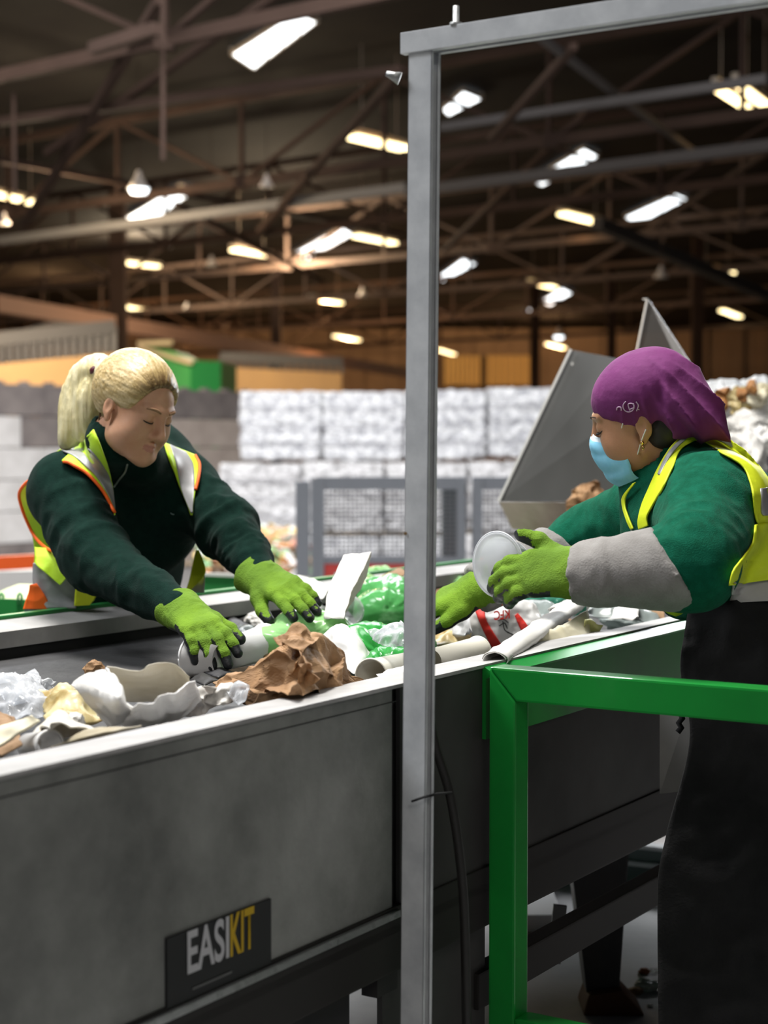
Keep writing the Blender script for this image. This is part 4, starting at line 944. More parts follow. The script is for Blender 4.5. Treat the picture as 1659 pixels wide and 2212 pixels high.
    pp = smoothpath([(*at(*p[:3]), p[3]) for p in ((238, 812, 3.74, .024), (212, 802, 3.78, .033), (186, 826, 3.80, .036), (170, 868, 3.80, .035), (162, 910, 3.79, .030), (150, 945, 3.78, .016), (142, 962, 3.78, .006))], 14)
    for a, b in zip(pp, pp[1:]): f.seg(a[:3], b[:3], a[3], b[3], .02)
    for k, (x0, x1) in enumerate(((200, 196), (188, 176))):
        pq = smoothpath([(*at(*p[:3]), p[3]) for p in ((224, 815, 3.77, .02), (x0 + 6, 850, 3.76, .022), (x0, 900, 3.76, .02), (x1, 945, 3.76, .008))], 8)
        for a, b in zip(pq, pq[1:]): f.seg(a[:3], b[:3], a[3], b[3], .015)
    V, F = f.mesh()
    me, V = np_mesh('ponytail', V, F, lambda P, N: .0035 * ridged(P * np.array((70, 70, 7)), 8, 3), 1)
    adopt(root, link('ponytail', me, mat('ash_blonde_tail', (0.55, 0.46, 0.20), 0.45, 0, (0.80, 0.74, 0.50), 12, 5, 0.8, 40, stretch=(4, 4, .5), dist=0.004, cpos=(.3, .7))))
    bm = bmesh.new(); c = tiep; ax = (at(212, 802, 3.78) - at(245, 815, 3.74)).normalized(); M_ = frame_z(c, c + ax)
    pts = [M_ @ Vector(((.026 + .004 * math.sin(7 * t)) * math.cos(t), (.026 + .004 * math.sin(7 * t)) * math.sin(t), .006 * math.cos(5 * t))) for t in np.linspace(0, 2 * math.pi, 60)]
    tube(bm, pts, 0.010, 8); adopt(root, obj('scrunchie', bm, mat('maroon_satin', (0.10, 0.02, 0.03), 0.4), None, True))
    bm = bmesh.new()
    for pts in ([(217, 893), (214, 905), (213, 918)], [(225, 878), (217, 890), (215, 902)]):
        tube(bm, smoothpath([tuple(at(x, y, 3.63)) for x, y in pts], 8), .0022, 5)
    adopt(root, obj('loose_lock', bm, hairm, None, True))
    # fleece
    f = Field((-1.15, 3.2, .82), (0.0, 4.55, 1.50), 0.0062)
    f.ell(chest + (0.0, .03, .0), (.185, .145, .20), None, .05); f.ell((hipc + chest) / 2 + (.0, .02, 0), (.175, .15, .2), None, .06); f.ell(hipc, (.185, .155, .13), None, .05)
    f.seg(shR + (0.01, .02, 0), shL, .080, .068, .06)
    f.seg(shR, elR, .080, .064, .05); f.seg(elR, wrR + (elR - wrR) * .04, .064, .036, .03)
    f.seg(shL, elL, .074, .060, .05); f.seg(elL, wrL + (elL - wrL) * .04, .060, .035, .03)
    f.seg(nb, ho + R @ np.array((0, -.022, -.088)), .076, .064, .04); f.seg(A3(330, 1020, 3.84), A3(300, 1000, 3.72), .07, .050, .03)
    f.seg(neck, ho + R @ np.array((0, .0, .03)), .050, .066, .006, True); f.ell(ho + R @ np.array((0, .035, -.06)), (.056, .062, .05), R, .006, True)
    V, F = f.mesh()
    def cl(P, N):
        return (folds(P, shR, elR, .006, .05, .15, 1.1, 0, 1) + folds(P, elR, wrR, .0065, .042, -.1, .86, 1, 2) + folds(P, shL, elL, .006, .05, .2, 1.1, 2, 3) + folds(P, elL, wrL, .0075, .036, -.1, .86, 0, 4)
                + .004 * ridged(P * 7, 9, 3))
    me, V = np_mesh('fleece_sweater', V, F, cl, 1); adopt(root, link('fleece_sweater', me, fleece1)); bv = bvh_of(V, F)
    # gloves
    c1 = [(.22, .35, .25), (.28, .38, .28), (.32, .40, .28), (.35, .45, .3)]
    glove('glove', wrR + (A3(440, 1352, 3.28) - wrR) * .15, Vector(A3(494, 1412, 3.13) - wrR), (0.15, -.62, .62), -1, c1, .10, ((.55, .75, -.35), (.25, .85, -.45)), root, 'lime glove reaching down for the white cup', 1.06, seed=2)
    c2 = [(.10, .18, .15), (.15, .22, .18), (.2, .3, .2), (.3, .35, .25)]
    glove('glove', wrL + (A3(600, 1280, 3.52) - wrL) * .1, Vector(A3(688, 1305, 3.42) - A3(560, 1243, 3.58)), (-.05, -.52, .85), 1, c2, .12, ((.45, .85, -.3), (.2, .95, -.3)), root, 'lime glove spread over the pile with black fingertips', 1.1, seed=6)
    # trousers and boots
    f = Field((-1.1, 3.85, 0.0), (-.2, 4.7, 1.02), 0.014)
    f.ell(hipc, (.17, .14, .10), None, .05)
    for sx in (-1, 1):
        h = hipc + np.array((.075 * sx * .6, .075 * sx * .8, -.05)); k = h + np.array((.03, -.02, -.40)); an = np.array((h[0], h[1], .12))
        f.seg(h, k, .095, .075, .03); f.seg(k, an, .075, .06, .03)
    V, F = f.mesh(); me, V = np_mesh('trousers', V, F, lambda P, N: .006 * ridged(P * 8, 3, 2), 1); adopt(root, link('trousers', me, trous))
    for sx in (-1, 1):
        h = hipc + np.array((.045 * sx, .06 * sx, 0)); f = Field((h[0] - .2, h[1] - .25, -.01), (h[0] + .25, h[1] + .15, .2), 0.01)
        f.seg((h[0], h[1], .045), (h[0] + .1, h[1] - .09, .04), .045, .042, .02); f.seg((h[0], h[1], .05), (h[0], h[1], .16), .05, .055, .02); f.plane((0, 0, 0.002), (0, 0, -1))
        V, F = f.mesh(); me, V = np_mesh('boot', V, F, None, 0); adopt(root, link('boot', me, bootm))
    # vest
    Z = lambda *r: [tuple((x / 2.963, y / 2.963 + 720) for x, y in q[:2]) + tuple(q[2:]) for q in r]
    def zp(x, y, *d): return (x / 2.963, y / 2.963 + 720, *d)
    vest = lambda nm, rows, m_, **k: patch(nm, Z(*rows), m_, root, **k)
    vest('vest_strap', [((395, 815), (600, 615)), ((450, 838), (632, 690)), ((530, 878), (662, 770)), ((600, 945), (690, 850)), ((660, 1020), (712, 930)), ((712, 1100), (724, 1010)), ((735, 1165), (733, 1110))], hiv, bvh=bv, off=.012, wob=.002, label='yellow vest strap over her right shoulder')
    vest('reflective_band', [((375, 742), (505, 715)), ((470, 785), (560, 735)), ((545, 850), (625, 800)), ((610, 910), (670, 860)), ((660, 980), (705, 930)), ((700, 1050), (722, 1000)), ((730, 1130), (735, 1120))], refl, bvh=bv, off=.0165, wob=.001)
    vest('vest_strap', [((1050, 700), (1250, 780)), ((1080, 800), (1268, 840)), ((1120, 900), (1265, 920)), ((1155, 1000), (1250, 1010)), ((1195, 1090), (1237, 1090)), ((1222, 1165), (1230, 1165))], hiv, bvh=bv, off=.012, wob=.002, label='yellow vest strap over her left shoulder')
    vest('reflective_band', [((1085, 712), (1190, 762)), ((1120, 810), (1232, 830)), ((1140, 900), (1243, 910)), ((1160, 1000), (1243, 1000)), ((1200, 1095), (1234, 1095)), ((1224, 1150), (1230, 1150))], refl, bvh=bv, off=.0165, wob=.001)
    # back of the vest standing off behind the arm, with the armhole piping
    vest('vest_back', [((470, 690), (560, 760), 3.88), ((330, 780), (420, 850), 3.88), ((215, 900), (330, 960), 3.90), ((125, 1000), (300, 1060), 3.93), ((125, 1090), (300, 1130), 3.95), ((155, 1170), (320, 1200), 3.96), ((195, 1260), (340, 1260), 3.97), ((215, 1340), (420, 1330), 3.98), ((222, 1420), (480, 1400), 3.98), ((215, 1490), (500, 1470), 3.96)], hiv, nu=20, wob=.006, seed=4)
    vest('vest_flank', [((222, 1370), (385, 1385), 3.86), ((228, 1440), (440, 1430), 3.84), ((232, 1482), (480, 1480), 3.83), ((300, 1540), (462, 1520), 3.82), ((385, 1612), (395, 1600), 3.81)], hiv, nu=20, wob=.008, seed=7)
    vest('reflective_band', [((212, 1470), (470, 1480), 3.855), ((210, 1530), (520, 1530), 3.85), ((213, 1600), (525, 1600), 3.845), ((250, 1680), (500, 1680), 3.84), ((300, 1760), (485, 1760), 3.83)], refl, nu=20, wob=.009, seed=9)
    vest('orange_corner', [((190, 1612), (235, 1600), 3.83), ((185, 1650), (270, 1650), 3.83), ((165, 1710), (305, 1710), 3.83), ((148, 1765), (318, 1765), 3.83)], orangem, nu=14, wob=.005, seed=11)
    vest('vest_tail', [((490, 1610), (545, 1555), 3.80), ((482, 1650), (610, 1630), 3.80), ((478, 1700), (612, 1690), 3.80), ((475, 1745), (575, 1740), 3.80)], hiv2, nu=14, wob=.008, seed=12)
    vest('vest_side', [((1255, 1390), (1275, 1390), 3.96), ((1235, 1470), (1300, 1450), 3.95), ((1215, 1560), (1313, 1540), 3.94), ((1192, 1640), (1225, 1640), 3.94)], hiv2, nu=10, wob=.004, seed=13)
    vest('reflective_band', [((1240, 1560), (1312, 1545), 3.97), ((1225, 1600), (1310, 1600), 3.96), ((1200, 1660), (1308, 1660), 3.96)], refl, nu=8)
    cord('piping', [zp(600, 640, 3.78), zp(480, 705, 3.80)], .0022, orangem, root)
    cord('piping', [zp(735, 1150), zp(690, 1060), zp(640, 985), zp(560, 900), zp(480, 850), zp(415, 822), zp(330, 848, 3.84), zp(240, 905, 3.86), zp(160, 965, 3.88), zp(122, 1030, 3.90), zp(140, 1120, 3.92), zp(175, 1210, 3.93), zp(215, 1290, 3.93), zp(265, 1350, 3.90), zp(320, 1388, 3.84), zp(385, 1392, 3.82)], .0038, orangem, root, bv, .016, 90)
    cord('piping', [zp(1250, 782), zp(1276, 840), zp(1268, 930), zp(1252, 1000)], .0040, orangem, root, bv, .016)
    cord('collar_zip', [zp(815, 840), zp(800, 890), zp(760, 940), zp(728, 985)], .0022, mat('zip_metal', (0.45, 0.5, 0.5), 0.3, 0.7), root, bv, .004)
    cord('chest_logo', [zp(1092, 1150), (zp(1102, 1158)), zp(1115, 1160)], .0012, mat('pale_thread', (0.2, 0.28, 0.26), 0.6), root, bv, .001, 8)
    return root
worker_left()

# ---- the masked worker on the near side
def worker_right():
    base = Vector((0.74, 3.14, 0))
    root = thing('person', 'worker in purple headscarf and blue face mask reaching over the belt', 'person', base)
    HF = Vector((-0.89, 0.34, -0.28)); R = head_axes(HF, (-0.30, -0.1, .93)); ho = np.array(at(1390, 893, 3.13)); S = 0.95
    hipc = np.array((0.80, 3.14, 0.95)); chest = A3(1500, 1140, 3.14)
    shN, elN, wrN = A3(1545, 1095, 2.97), A3(1500, 1222, 2.76), A3(1268, 1238, 2.80)
    shF, elF, wrF = A3(1432, 1095, 3.36), A3(1258, 1172, 3.50), A3(1052, 1262, 3.42)
    nb = A3(1468, 1040, 3.15); neck = ho + R @ np.array((0, -.04, -.08))
    f = Field((-.05, 2.55, 0.0), (1.15, 3.8, 1.66), 0.016, (ho - np.array((.14, .12, .145)), ho + np.array((.14, .12, .135)), 0.0027))
    add_head(f, ho, R, S)
    f.seg(neck, nb, .054, .060, .03)
    f.ell(chest, (.10, .12, .12), None, .05); f.ell((hipc + chest) / 2, (.12, .13, .2), None, .06); f.ell(hipc, (.13, .16, .12), None, .05); f.seg(shN, shF, .050, .050, .04)
    for a, b, c in ((shN, elN, wrN), (shF, elF, wrF)): f.seg(a, b, .046, .038, .03); f.seg(b, c, .038, .029, .02); f.seg(c, c + (c - b) / np.linalg.norm(c - b) * .06, .029, .022, .02)
    legs = []
    for sx in (-1, 1):
        h = hipc + np.array((.01, .085 * sx, -.05)); k = h + np.array((-.03, 0, -.42)); an = np.array((h[0] + .02, h[1], .09)); legs.append((h, k, an))
        f.seg(h, k, .078, .056, .04); f.seg(k, an, .056, .04, .03); f.seg(an, an + (-.13, 0, -.04), .04, .03, .03)
    V, F = f.mesh(); me, V = np_mesh('body', V, F, None, 1); adopt(root, link('body', me, skin2)); hb = bvh_of(V, F)
    Lh = lambda *p: Vector(ho + R @ (np.array(p) * S))
    for q in (-1, 1):
        for nm, pts, r, m_ in (('eyebrow', [(q * .014, .0995, .021), (q * .028, .0965, .0265), (q * .041, .086, .0255), (q * .050, .073, .019)], [.0006, .0012, .0011, .0005], mat('dark_brow', (0.05, 0.03, 0.02), 0.8)),
                               ('eyelash', [(q * .0165, .0885, -.0055), (q * .024, .0945, -.0085), (q * .033, .0940, -.009), (q * .042, .087, -.0075), (q * .049, .078, -.003)], [.0008, .0016, .002, .0018, .0008], lash_m)):
            bm = bmesh.new(); P = smoothpath([(*p, r_) for p, r_ in zip(pts, r)], 16); tube(bm, [Lh(*p[:3]) for p in P], [p[3] for p in P], 6); adopt(root, obj(nm, bm, m_, None, True))
    # dark hair at the nape
    f = Field(ho - .17, ho + .17, .006); f.ell(Lh(0, -.045, -.03), np.array((.077, .058, .062)), R, .02); V, F = f.mesh(); me, V = np_mesh('nape_hair', V, F, lambda P, N: .002 * ridged(P * 60, 1, 2), 1)
    adopt(root, link('nape_hair', me, mat('black_hair', (0.012, 0.009, 0.008), 0.5)))
    # mask: pleated sheet round nose and chin
    nu, nv = 36, 30; bm = bmesh.new(); vs = []
    prof = smoothpath([(-.008, .108, .050), (-.022, .118, .055), (-.040, .123, .058), (-.060, .120, .062), (-.085, .113, .064), (-.106, .104, .062), (-.128, .086, .054)], nv)
    for i, (z, yf, xw) in enumerate(prof):
        row = []
        v = i / nv; back = .030 + .035 * v * (1 - v) * 4 * .3
        for j in range(nu + 1):
            a = (j / nu * 2 - 1) * 1.22; x = xw * 1.18 * math.sin(a) / math.sin(1.22); yy = back + (yf - back) * (math.cos(a) - math.cos(1.22)) / (1 - math.cos(1.22))
            yy += .0032 * abs(math.sin(v * math.pi * 3.2 + .5 * math.sin(a * 3))) + .002 * noise.noise(Vector((a * 4, v * 7, 3)))
            zz = z - .016 * (abs(a) / 1.22) ** 2 * (1 - 2 * v) - .010 * abs(math.sin(a)) 
            row.append(bm.verts.new(Lh(x, yy, zz)))
        vs.append(row)
    for i in range(nv):
        for j in range(nu): bm.faces.new((vs[i][j], vs[i][j + 1], vs[i + 1][j + 1], vs[i + 1][j]))
    mk = obj('face_mask', bm, [mat('surgical_blue', (0.20, 0.52, 0.72), 0.8, 0, (0.24, 0.56, 0.76), 60, 3), mat('mask_white_edge', (0.62, 0.72, 0.78), 0.8)], None, True); adopt(root, mk)
    mk.data.polygons.foreach_set('material_index', [1 if i < 3 * nu else 0 for i in range(len(mk.data.polygons))])
    md = mk.modifiers.new('t', 'SOLIDIFY'); md.thickness = .0015
    wl = mat('white_elastic', (0.75, 0.75, 0.75), 0.7)
    for q in (-1, 1):
        bm = bmesh.new(); tube(bm, smoothpath([tuple(Lh(q * .062, .040, -.012)), tuple(Lh(q * .0735, .028, .004)), tuple(Lh(q * .083, .006, .026)), tuple(Lh(q * .085, -.012, .02))], 12), .0013, 5); adopt(root, obj('ear_loop', bm, wl, None, True))
        bm = bmesh.new(); tube(bm, smoothpath([tuple(Lh(q * .064, .036, -.085)), tuple(Lh(q * .072, .022, -.065)), tuple(Lh(q * .084, .004, -.040)), tuple(Lh(q * .086, -.012, -.02))], 12), .0013, 5); adopt(root, obj('ear_loop', bm, wl, None, True))
    bm = bmesh.new(); lathe(bm, [(0, .0045), (.003, .003), (.0042, 0), (.003, -.003), (0, -.0045)], Matrix.Translation(Lh(-.0875, .003, -.043)), 10); lathe(bm, [(0, .0035), (.003, .0), (0, -.006)], Matrix.Translation(Lh(-.0875, .004, -.052)), 8)
    adopt(root, obj('earring', bm, mat('gold', (0.9, 0.6, 0.2), 0.25, 1.0), None, True))
    # purple headscarf: cap and hanging tail
    scm = mat('purple_cotton', (0.115, 0.011, 0.095), 0.8, 0, (0.17, 0.02, 0.14), 7, 5, 0.3, 60, dist=0.004, sheen=.05)
    f = Field(ho - (.17, .17, .19), ho + (.34, .17, .2), 0.0036)
    L = lambda *p: ho + R @ (np.array(p) * S)
    f.ell(L(0, -.012, .034), np.array((.080, .100, .083)) , R, .02); f.ell(L(0, -.035, .034), np.array((.074, .080, .074)), R, .03)
    f.ell(L(0, -.07, .0), np.array((.070, .052, .05)), R, .02)
    tl = smoothpath([(*A3(1418, 812, 3.13), .030), (*A3(1456, 842, 3.10), .034), (*A3(1490, 868, 3.08), .036), (*A3(1526, 908, 3.06), .026), (*A3(1566, 940, 3.05), .008)], 8)
    for a, b in zip(tl, tl[1:]): f.seg(a[:3], b[:3], a[3], b[3], .03)
    tl = smoothpath([(*A3(1440, 850, 3.08), .026), (*A3(1458, 885, 3.06), .028), (*A3(1482, 912, 3.05), .020), (*A3(1512, 930, 3.05), .010)], 6)
    for a, b in zip(tl, tl[1:]): f.seg(a[:3], b[:3], a[3], b[3], .025)
    f.ell(L(0, .09, -.060), np.array((.11, .11, .083)), R, .008, True); f.ell(L(0, .0, -.085), np.array((.12, .075, .082)), R, .008, True)
    V, F = f.mesh()
    ax = A3(1562, 937, 3.1) - A3(1410, 780, 3.1); ax /= np.linalg.norm(ax); ay = np.cross(ax, (0, 1, 0)); c0 = A3(1405, 775, 3.1)
    pt_, pb_ = A3(1398, 768, 3.05), A3(1446, 900, 3.05)
    def edge_(P):
        k = np.clip((pt_[2] - P[:, 2]) / (pt_[2] - pb_[2]), 0, 1.2); x0 = pt_[0] + (pb_[0] - pt_[0]) * k + .008 * np.sin(k * 5); d = P[:, 0] - x0
        return np.clip(k * 4, 0, 1) * (P[:, 1] < 3.13) * (.006 / (1 + np.exp(-np.clip(d / .0025, -30, 30))) * np.exp(-np.maximum(d, 0) / .05) - .0035 * np.exp(-(d / .006) ** 2))
    def sd(P, N):
        q = P - c0; t = q @ ax; v = q @ ay; tail = np.clip((t - .02) / .08, 0, 1)
        fan = v / (0.05 + .35 * np.maximum(t, 0))
        return .0055 * tail * (np.abs(np.sin(fan * 9 + .6)) ** .6 * 2 - 1) * -1 + .0012 * ridged(P * 20, 3, 3) - .006 * tail * np.exp(-((v + .055) / .008) ** 2) + edge_(P)
    me, V = np_mesh('headscarf', V, F, sd, 1); sb_ = bvh_of(V, F); adopt(root, link('headscarf', me, scm))
    pl = mat('pale_print', (0.55, 0.38, 0.55), 0.7)
    for c in ([(1350 + 12 * math.cos(t) + 8, 878 + 12 * math.sin(t), 0) for t in np.linspace(-.6, 4.2, 12)], [(1362, 890, 0), (1357, 874, 0), (1366, 872, 0), (1369, 880, 0), (1361, 884, 0)], [(1332, 886, 0), (1334, 880, 0), (1341, 880, 0), (1342, 887, 0)], [(1374, 868, 0), (1379, 876, 0), (1375, 888, 0)]):
        cord('printed_letter', c, .0011, pl, root, sb_, .001, 24)
    # fleece
    f = Field((.0, 2.55, .86), (1.15, 3.85, 1.50), 0.0062)
    f.ell(chest + (.02, 0, -.01), (.155, .16, .150), None, .05); f.ell((hipc + chest) / 2 + (.02, 0, 0), (.155, .165, .2), None, .06); f.ell(hipc, (.15, .19, .12), None, .05)
    f.ell(A3(1505, 1060, 3.15), (.09, .13, .075), None, .05)
    f.seg(shN, shF, .085, .078, .06); f.seg(shN, elN, .086, .066, .05); f.seg(elN, wrN, .060, .034, .03); f.seg(shF, elF, .078, .062, .05); f.seg(elF, wrF, .058, .034, .03)
    f.seg(A3(1468, 1060, 3.15), A3(1446, 952, 3.14), .082, .066, .03); f.seg(A3(1440, 1090, 3.16), A3(1402, 1035, 3.14), .075, .05, .03)
    f.seg(A3(1420, 985, 3.13), ho, .05, .06, .006, True); f.plane((0, 0, 1.06), (0, 0, -1))
    V, F = f.mesh()
    def cl(P, N):
        return (folds(P, shN, elN, .007, .06, .1, 1.1, 0, 1) + folds(P, elN, wrN, .004, .05, -.1, 1.0, 1, 2) + folds(P, shF, elF, .005, .05, .2, 1.1, 2, 3) + .009 * ridged(P * np.array((5, 5, 7)), 9, 3))
    me, V = np_mesh('fleece_sweater', V, F, cl, 1); adopt(root, link('fleece_sweater', me, fleece2)); bv = bvh_of(V, F)
    # grey sleeve guards
    gs = mat('grey_jersey', (0.21, 0.20, 0.19), 0.95, 0, (0.26, 0.25, 0.24), 30, 4, 0.4, 300, sheen=.2, dist=.003)
    for (a, b, r0, r1, t0, sd_) in ((elN, wrN, .076, .051, .03, 3), (elF, wrF, .066, .049, .05, 5)):
        f = Field(np.minimum(a, b) - .1, np.maximum(a, b) + .1, .0055); u = (b - a) / np.linalg.norm(b - a); a2 = a + u * t0; b2 = b + u * .02
        f.seg(a2, b2, r0, r1, .01, flat=((0, 0, 1), .95)); f.plane(b2 + u * .004, u); nc = -u + np.array((0, 0, .55)); nc /= np.linalg.norm(nc); f.plane(a2 - u * .0, nc); V, F = f.mesh()
        me, V = np_mesh('sleeve_guard', V, F, lambda P, N, a=a2, b=b2, s_=sd_: folds(P, a, b, .0045, .035, .55, 1.3, 0, s_) + folds(P, a, b, .003, .07, -.3, .6, 1, s_) + .002 * ridged(P * 14, s_, 2), 1); adopt(root, link('sleeve_guard', me, gs))
    # gloves
    cN = [(.10, .28, .2), (.15, .3, .2), (.25, .35, .25), (.3, .4, .3)]
    uN = (wrN - elN) / np.linalg.norm(wrN - elN)
    glove('glove', wrN + uN * .012, Vector((-.93, .12, -.02)), (.16, -.8, .55), -1 * -1, [(.35, .5, .35), (.4, .55, .35), (.42, .55, .35), (.45, .5, .3)], .03, ((.7, .75, .2), (.35, .95, .1)), root, 'lime glove gripping the clear tub, black palm', 1.15, seed=3)
    uF = (wrF - elF) / np.linalg.norm(wrF - elF)
    glove('glove', wrF + uF * .02, Vector((-.80, .22, -.35)), (-.2, -.35, .9), -1, cN, .08, ((.25, .95, -.15), (.0, 1, -.15)), root, 'lime glove with orange cuff half behind the steel post', 1.15, seed=8)
    bm = bmesh.new(); Mq = frame_z(wrF - uF * .008, wrF + uF * .2)
    tube(bm, [Mq @ Vector((.046 * math.cos(t), .05 * math.sin(t), 0)) for t in np.linspace(0, 2 * math.pi, 30)], .0045, 8); adopt(root, obj('cuff_band', bm, mat('orange_knit', (0.75, 0.08, 0.01), 0.8), None, True))
    # trousers, apron skirt, boots
    f = Field((.40, 2.8, 0.0), (1.1, 3.5, 1.14), 0.012); f.ell(hipc + (0, 0, .03), (.175, .20, .15), None, .05)
    for h, k, an in legs: f.seg(h, k, .105, .085, .05); f.seg(k, (an[0], an[1], .12), .085, .07, .03)
    V, F = f.mesh(); me, V = np_mesh('trousers', V, F, lambda P, N: .008 * ridged(P * 7, 3, 3), 1); adopt(root, link('trousers', me, trous))
    ap = []
    for (x0, y0, Ya, x1, y1, Yb) in ((1488, 1312, 3.02, 1690, 1282, 2.93), (1478, 1370, 3.0, 1700, 1370, 2.90), (1470, 1450, 2.99, 1700, 1450, 2.89), (1490, 1600, 2.98, 1710, 1600, 2.88), (1440, 1800, 2.97, 1710, 1800, 2.87), (1422, 1900, 2.96, 1720, 1900, 2.86), (1421, 2100, 2.95, 1720, 2100, 2.85), (1424, 2260, 2.94, 1720, 2260, 2.84)):
        ap.append(((x0, y0), (x1, y1), (Ya + Yb) / 2))
    patch('apron', ap, trous, root, nu=24, nv=60, wob=.012, seed=5, thick=.004, label='long black work apron')
    for h, k, an in legs:
        f = Field((an[0] - .25, an[1] - .12, -.01), (an[0] + .15, an[1] + .12, .2), .01); f.seg((an[0], an[1], .045), (an[0] - .15, an[1], .04), .048, .042, .02); f.seg((an[0], an[1], .05), (an[0], an[1], .16), .05, .055, .02); f.plane((0, 0, .002), (0, 0, -1))
        V, F = f.mesh(); me, V = np_mesh('boot', V, F, None, 0); adopt(root, link('boot', me, bootm))
    # vest
    C7 = lambda x, y, *d: (x / 2.7696 + 1060, y / 2.7696 + 640, *d)
    Z = lambda *r: [(C7(*q[0]), C7(*q[1])) + tuple(q[2:]) for q in r]
    patch('vest_strap', Z(((1170, 805), (1225, 862)), ((1080, 895), (1140, 915)), ((1005, 1020), (1085, 1030)), ((950, 1140), (1020, 1165)), ((905, 1245), (965, 1260)), ((882, 1340), (935, 1320)), ((886, 1395), (940, 1375))), hiv2, root, bvh=bv, off=.014, nv=50, wob=.002, label='lemon yellow vest front edge')
    patch('reflective_band', Z(((1155, 835), (1180, 845)), ((1085, 905), (1110, 912)), ((1035, 985), (1055, 990)), ((1000, 1065), (1012, 1070))), refl, root, bvh=bv, off=.019, nu=5)
    patch('vest_strap', Z(((1180, 862), (1215, 800)), ((1270, 868), (1300, 815)), ((1360, 925), (1400, 845)), ((1450, 975), (1500, 905)), ((1510, 1020), (1580, 985)), ((1545, 1090), (1640, 1060)), ((1570, 1190), (1700, 1150)), ((1580, 1290), (1760, 1260)), ((1600, 1370), (1760, 1370)), ((1640, 1420), (1760, 1430))), hiv2, root, bvh=bv, off=.016, nu=20, nv=60, wob=.004, seed=3, label='lemon yellow vest over her near shoulder and back')
    patch('reflective_band', Z(((1290, 832), (1300, 822)), ((1350, 858), (1375, 838)), ((1410, 885), (1430, 868)), ((1440, 905), (1447, 898))), refl, root, bvh=bv, off=.022, nu=5)
    patch('reflective_band', Z(((1612, 1150), (1700, 1140)), ((1618, 1210), (1720, 1200)), ((1620, 1290), (1740, 1290)), ((1632, 1310), (1750, 1310))), refl, root, bvh=bv, off=.022, nu=8)
    C2 = lambda x, y, *d: (x / 2.1296 + 880, y / 2.1296 + 720, *d)
    patch('vest_flank', [(C2(1600, 880), C2(1720, 860)), (C2(1590, 960), C2(1760, 940)), (C2(1545, 1030), C2(1760, 1020)), (C2(1500, 1090), C2(1760, 1090)), (C2(1482, 1160), C2(1760, 1120))], hiv2, root, bvh=bv, off=.02, nu=20, wob=.006, seed=8)
    patch('shirt_hem', [(C2(1500, 1150), C2(1760, 1110)), (C2(1495, 1190), C2(1760, 1160)), (C2(1480, 1240), C2(1760, 1225))], mat('pale_grey_jersey', (0.38, 0.36, 0.36), 0.9, 0, (0.44, 0.42, 0.42), 12, 4), root, bvh=bv, off=.012, nu=20, wob=.005, seed=9)
    patch('vest_front_edge', Z(((850, 1120), (868, 1112)), ((792, 1195), (812, 1190)), ((788, 1255), (804, 1252)), ((812, 1340), (828, 1330)), ((838, 1395), (852, 1390))), hiv2, root, bvh=bv, off=.014, nu=5)
    cord('front_zip', [C7(805, 1190), C7(800, 1260), C7(822, 1340), C7(850, 1420)], .002, mat('zip_metal', (0, 0, 0)), root, bv, .012)
    patch('vest_tail', [(C2(1138, 1228, 3.10), C2(1215, 1228, 3.10)), (C2(1165, 1262), C2(1250, 1250)), (C2(1205, 1292), C2(1280, 1270)), (C2(1235, 1302), C2(1262, 1290))] and [((1414, 1297), (1452, 1297), 3.02), ((1425, 1312), (1468, 1308), 3.02), ((1442, 1325), (1482, 1318), 3.02), ((1460, 1332), (1470, 1328), 3.02)], hiv, root, nu=8, nv=20, wob=.002)
    return root
worker_right()

# ------------------------------------------------------------------ waste on the belt
paperw = mat('white_waxed_paper', (0.72, 0.70, 0.66), 0.55, 0, (0.82, 0.81, 0.79), 5, 5, 0.3, 60, transl=0.15, dist=0.004)
stained = mat('stained_white_paper', (0.50, 0.40, 0.22), 0.6, 0, (0.78, 0.75, 0.68), 9, 4, 0.3, 60, transl=0.1, cpos=(.28, .45), dist=0.004)
hdpe = mat('milky_white_plastic', (0.84, 0.82, 0.78), 0.35, 0, (0.90, 0.90, 0.90), 4, 4, 0.1, 30, transl=0.2, dist=0.004)
hdpe_in = mat('dirty_inner_plastic', (0.42, 0.36, 0.24), 0.5, 0, (0.62, 0.58, 0.48), 6, 4, transl=0.15)
kraft = mat('brown_kraft_paper', (0.24, 0.125, 0.055), 0.7, 0, (0.40, 0.24, 0.12), 7, 5, 0.5, 45, dist=0.006)
cardb = mat('brown_cardboard', (0.22, 0.13, 0.065), 0.8, 0, (0.32, 0.2, 0.11), 10, 5, 0.2, 60)
cream = mat('cream_paper', (0.66, 0.60, 0.42), 0.6, 0, (0.74, 0.70, 0.55), 8, 4, transl=0.1)
oldfood = mat('greasy_yellow_paper', (0.28, 0.17, 0.03), 0.4, 0, (0.62, 0.54, 0.30), 16, 5, 0.3, 60, cpos=(.35, .6), dist=0.004)
cupw = mat('white_card_cup', (0.80, 0.80, 0.80), 0.45)
redp = mat('red_print', (0.62, 0.03, 0.02), 0.5); inkp = mat('black_print', (0.03, 0.03, 0.03), 0.6)
clearf = film('clear_film', (0.75, 0.77, 0.8), .06, .08); greenf = film('pale_green_film', (0.42, 0.78, 0.33), .5, .2); dgreenf = film('bright_green_film', (0.05, 0.42, 0.08), .75, .25)
tealf = film('teal_film', (0.08, 0.34, 0.24), .6, .2); greyf = film('grey_film', (0.33, 0.38, 0.37), .7, .25); whitef = film('white_film', (0.80, 0.81, 0.82), .65, .2); clearp = film('clear_rigid_plastic', (0.8, 0.82, 0.82), .12, .06)

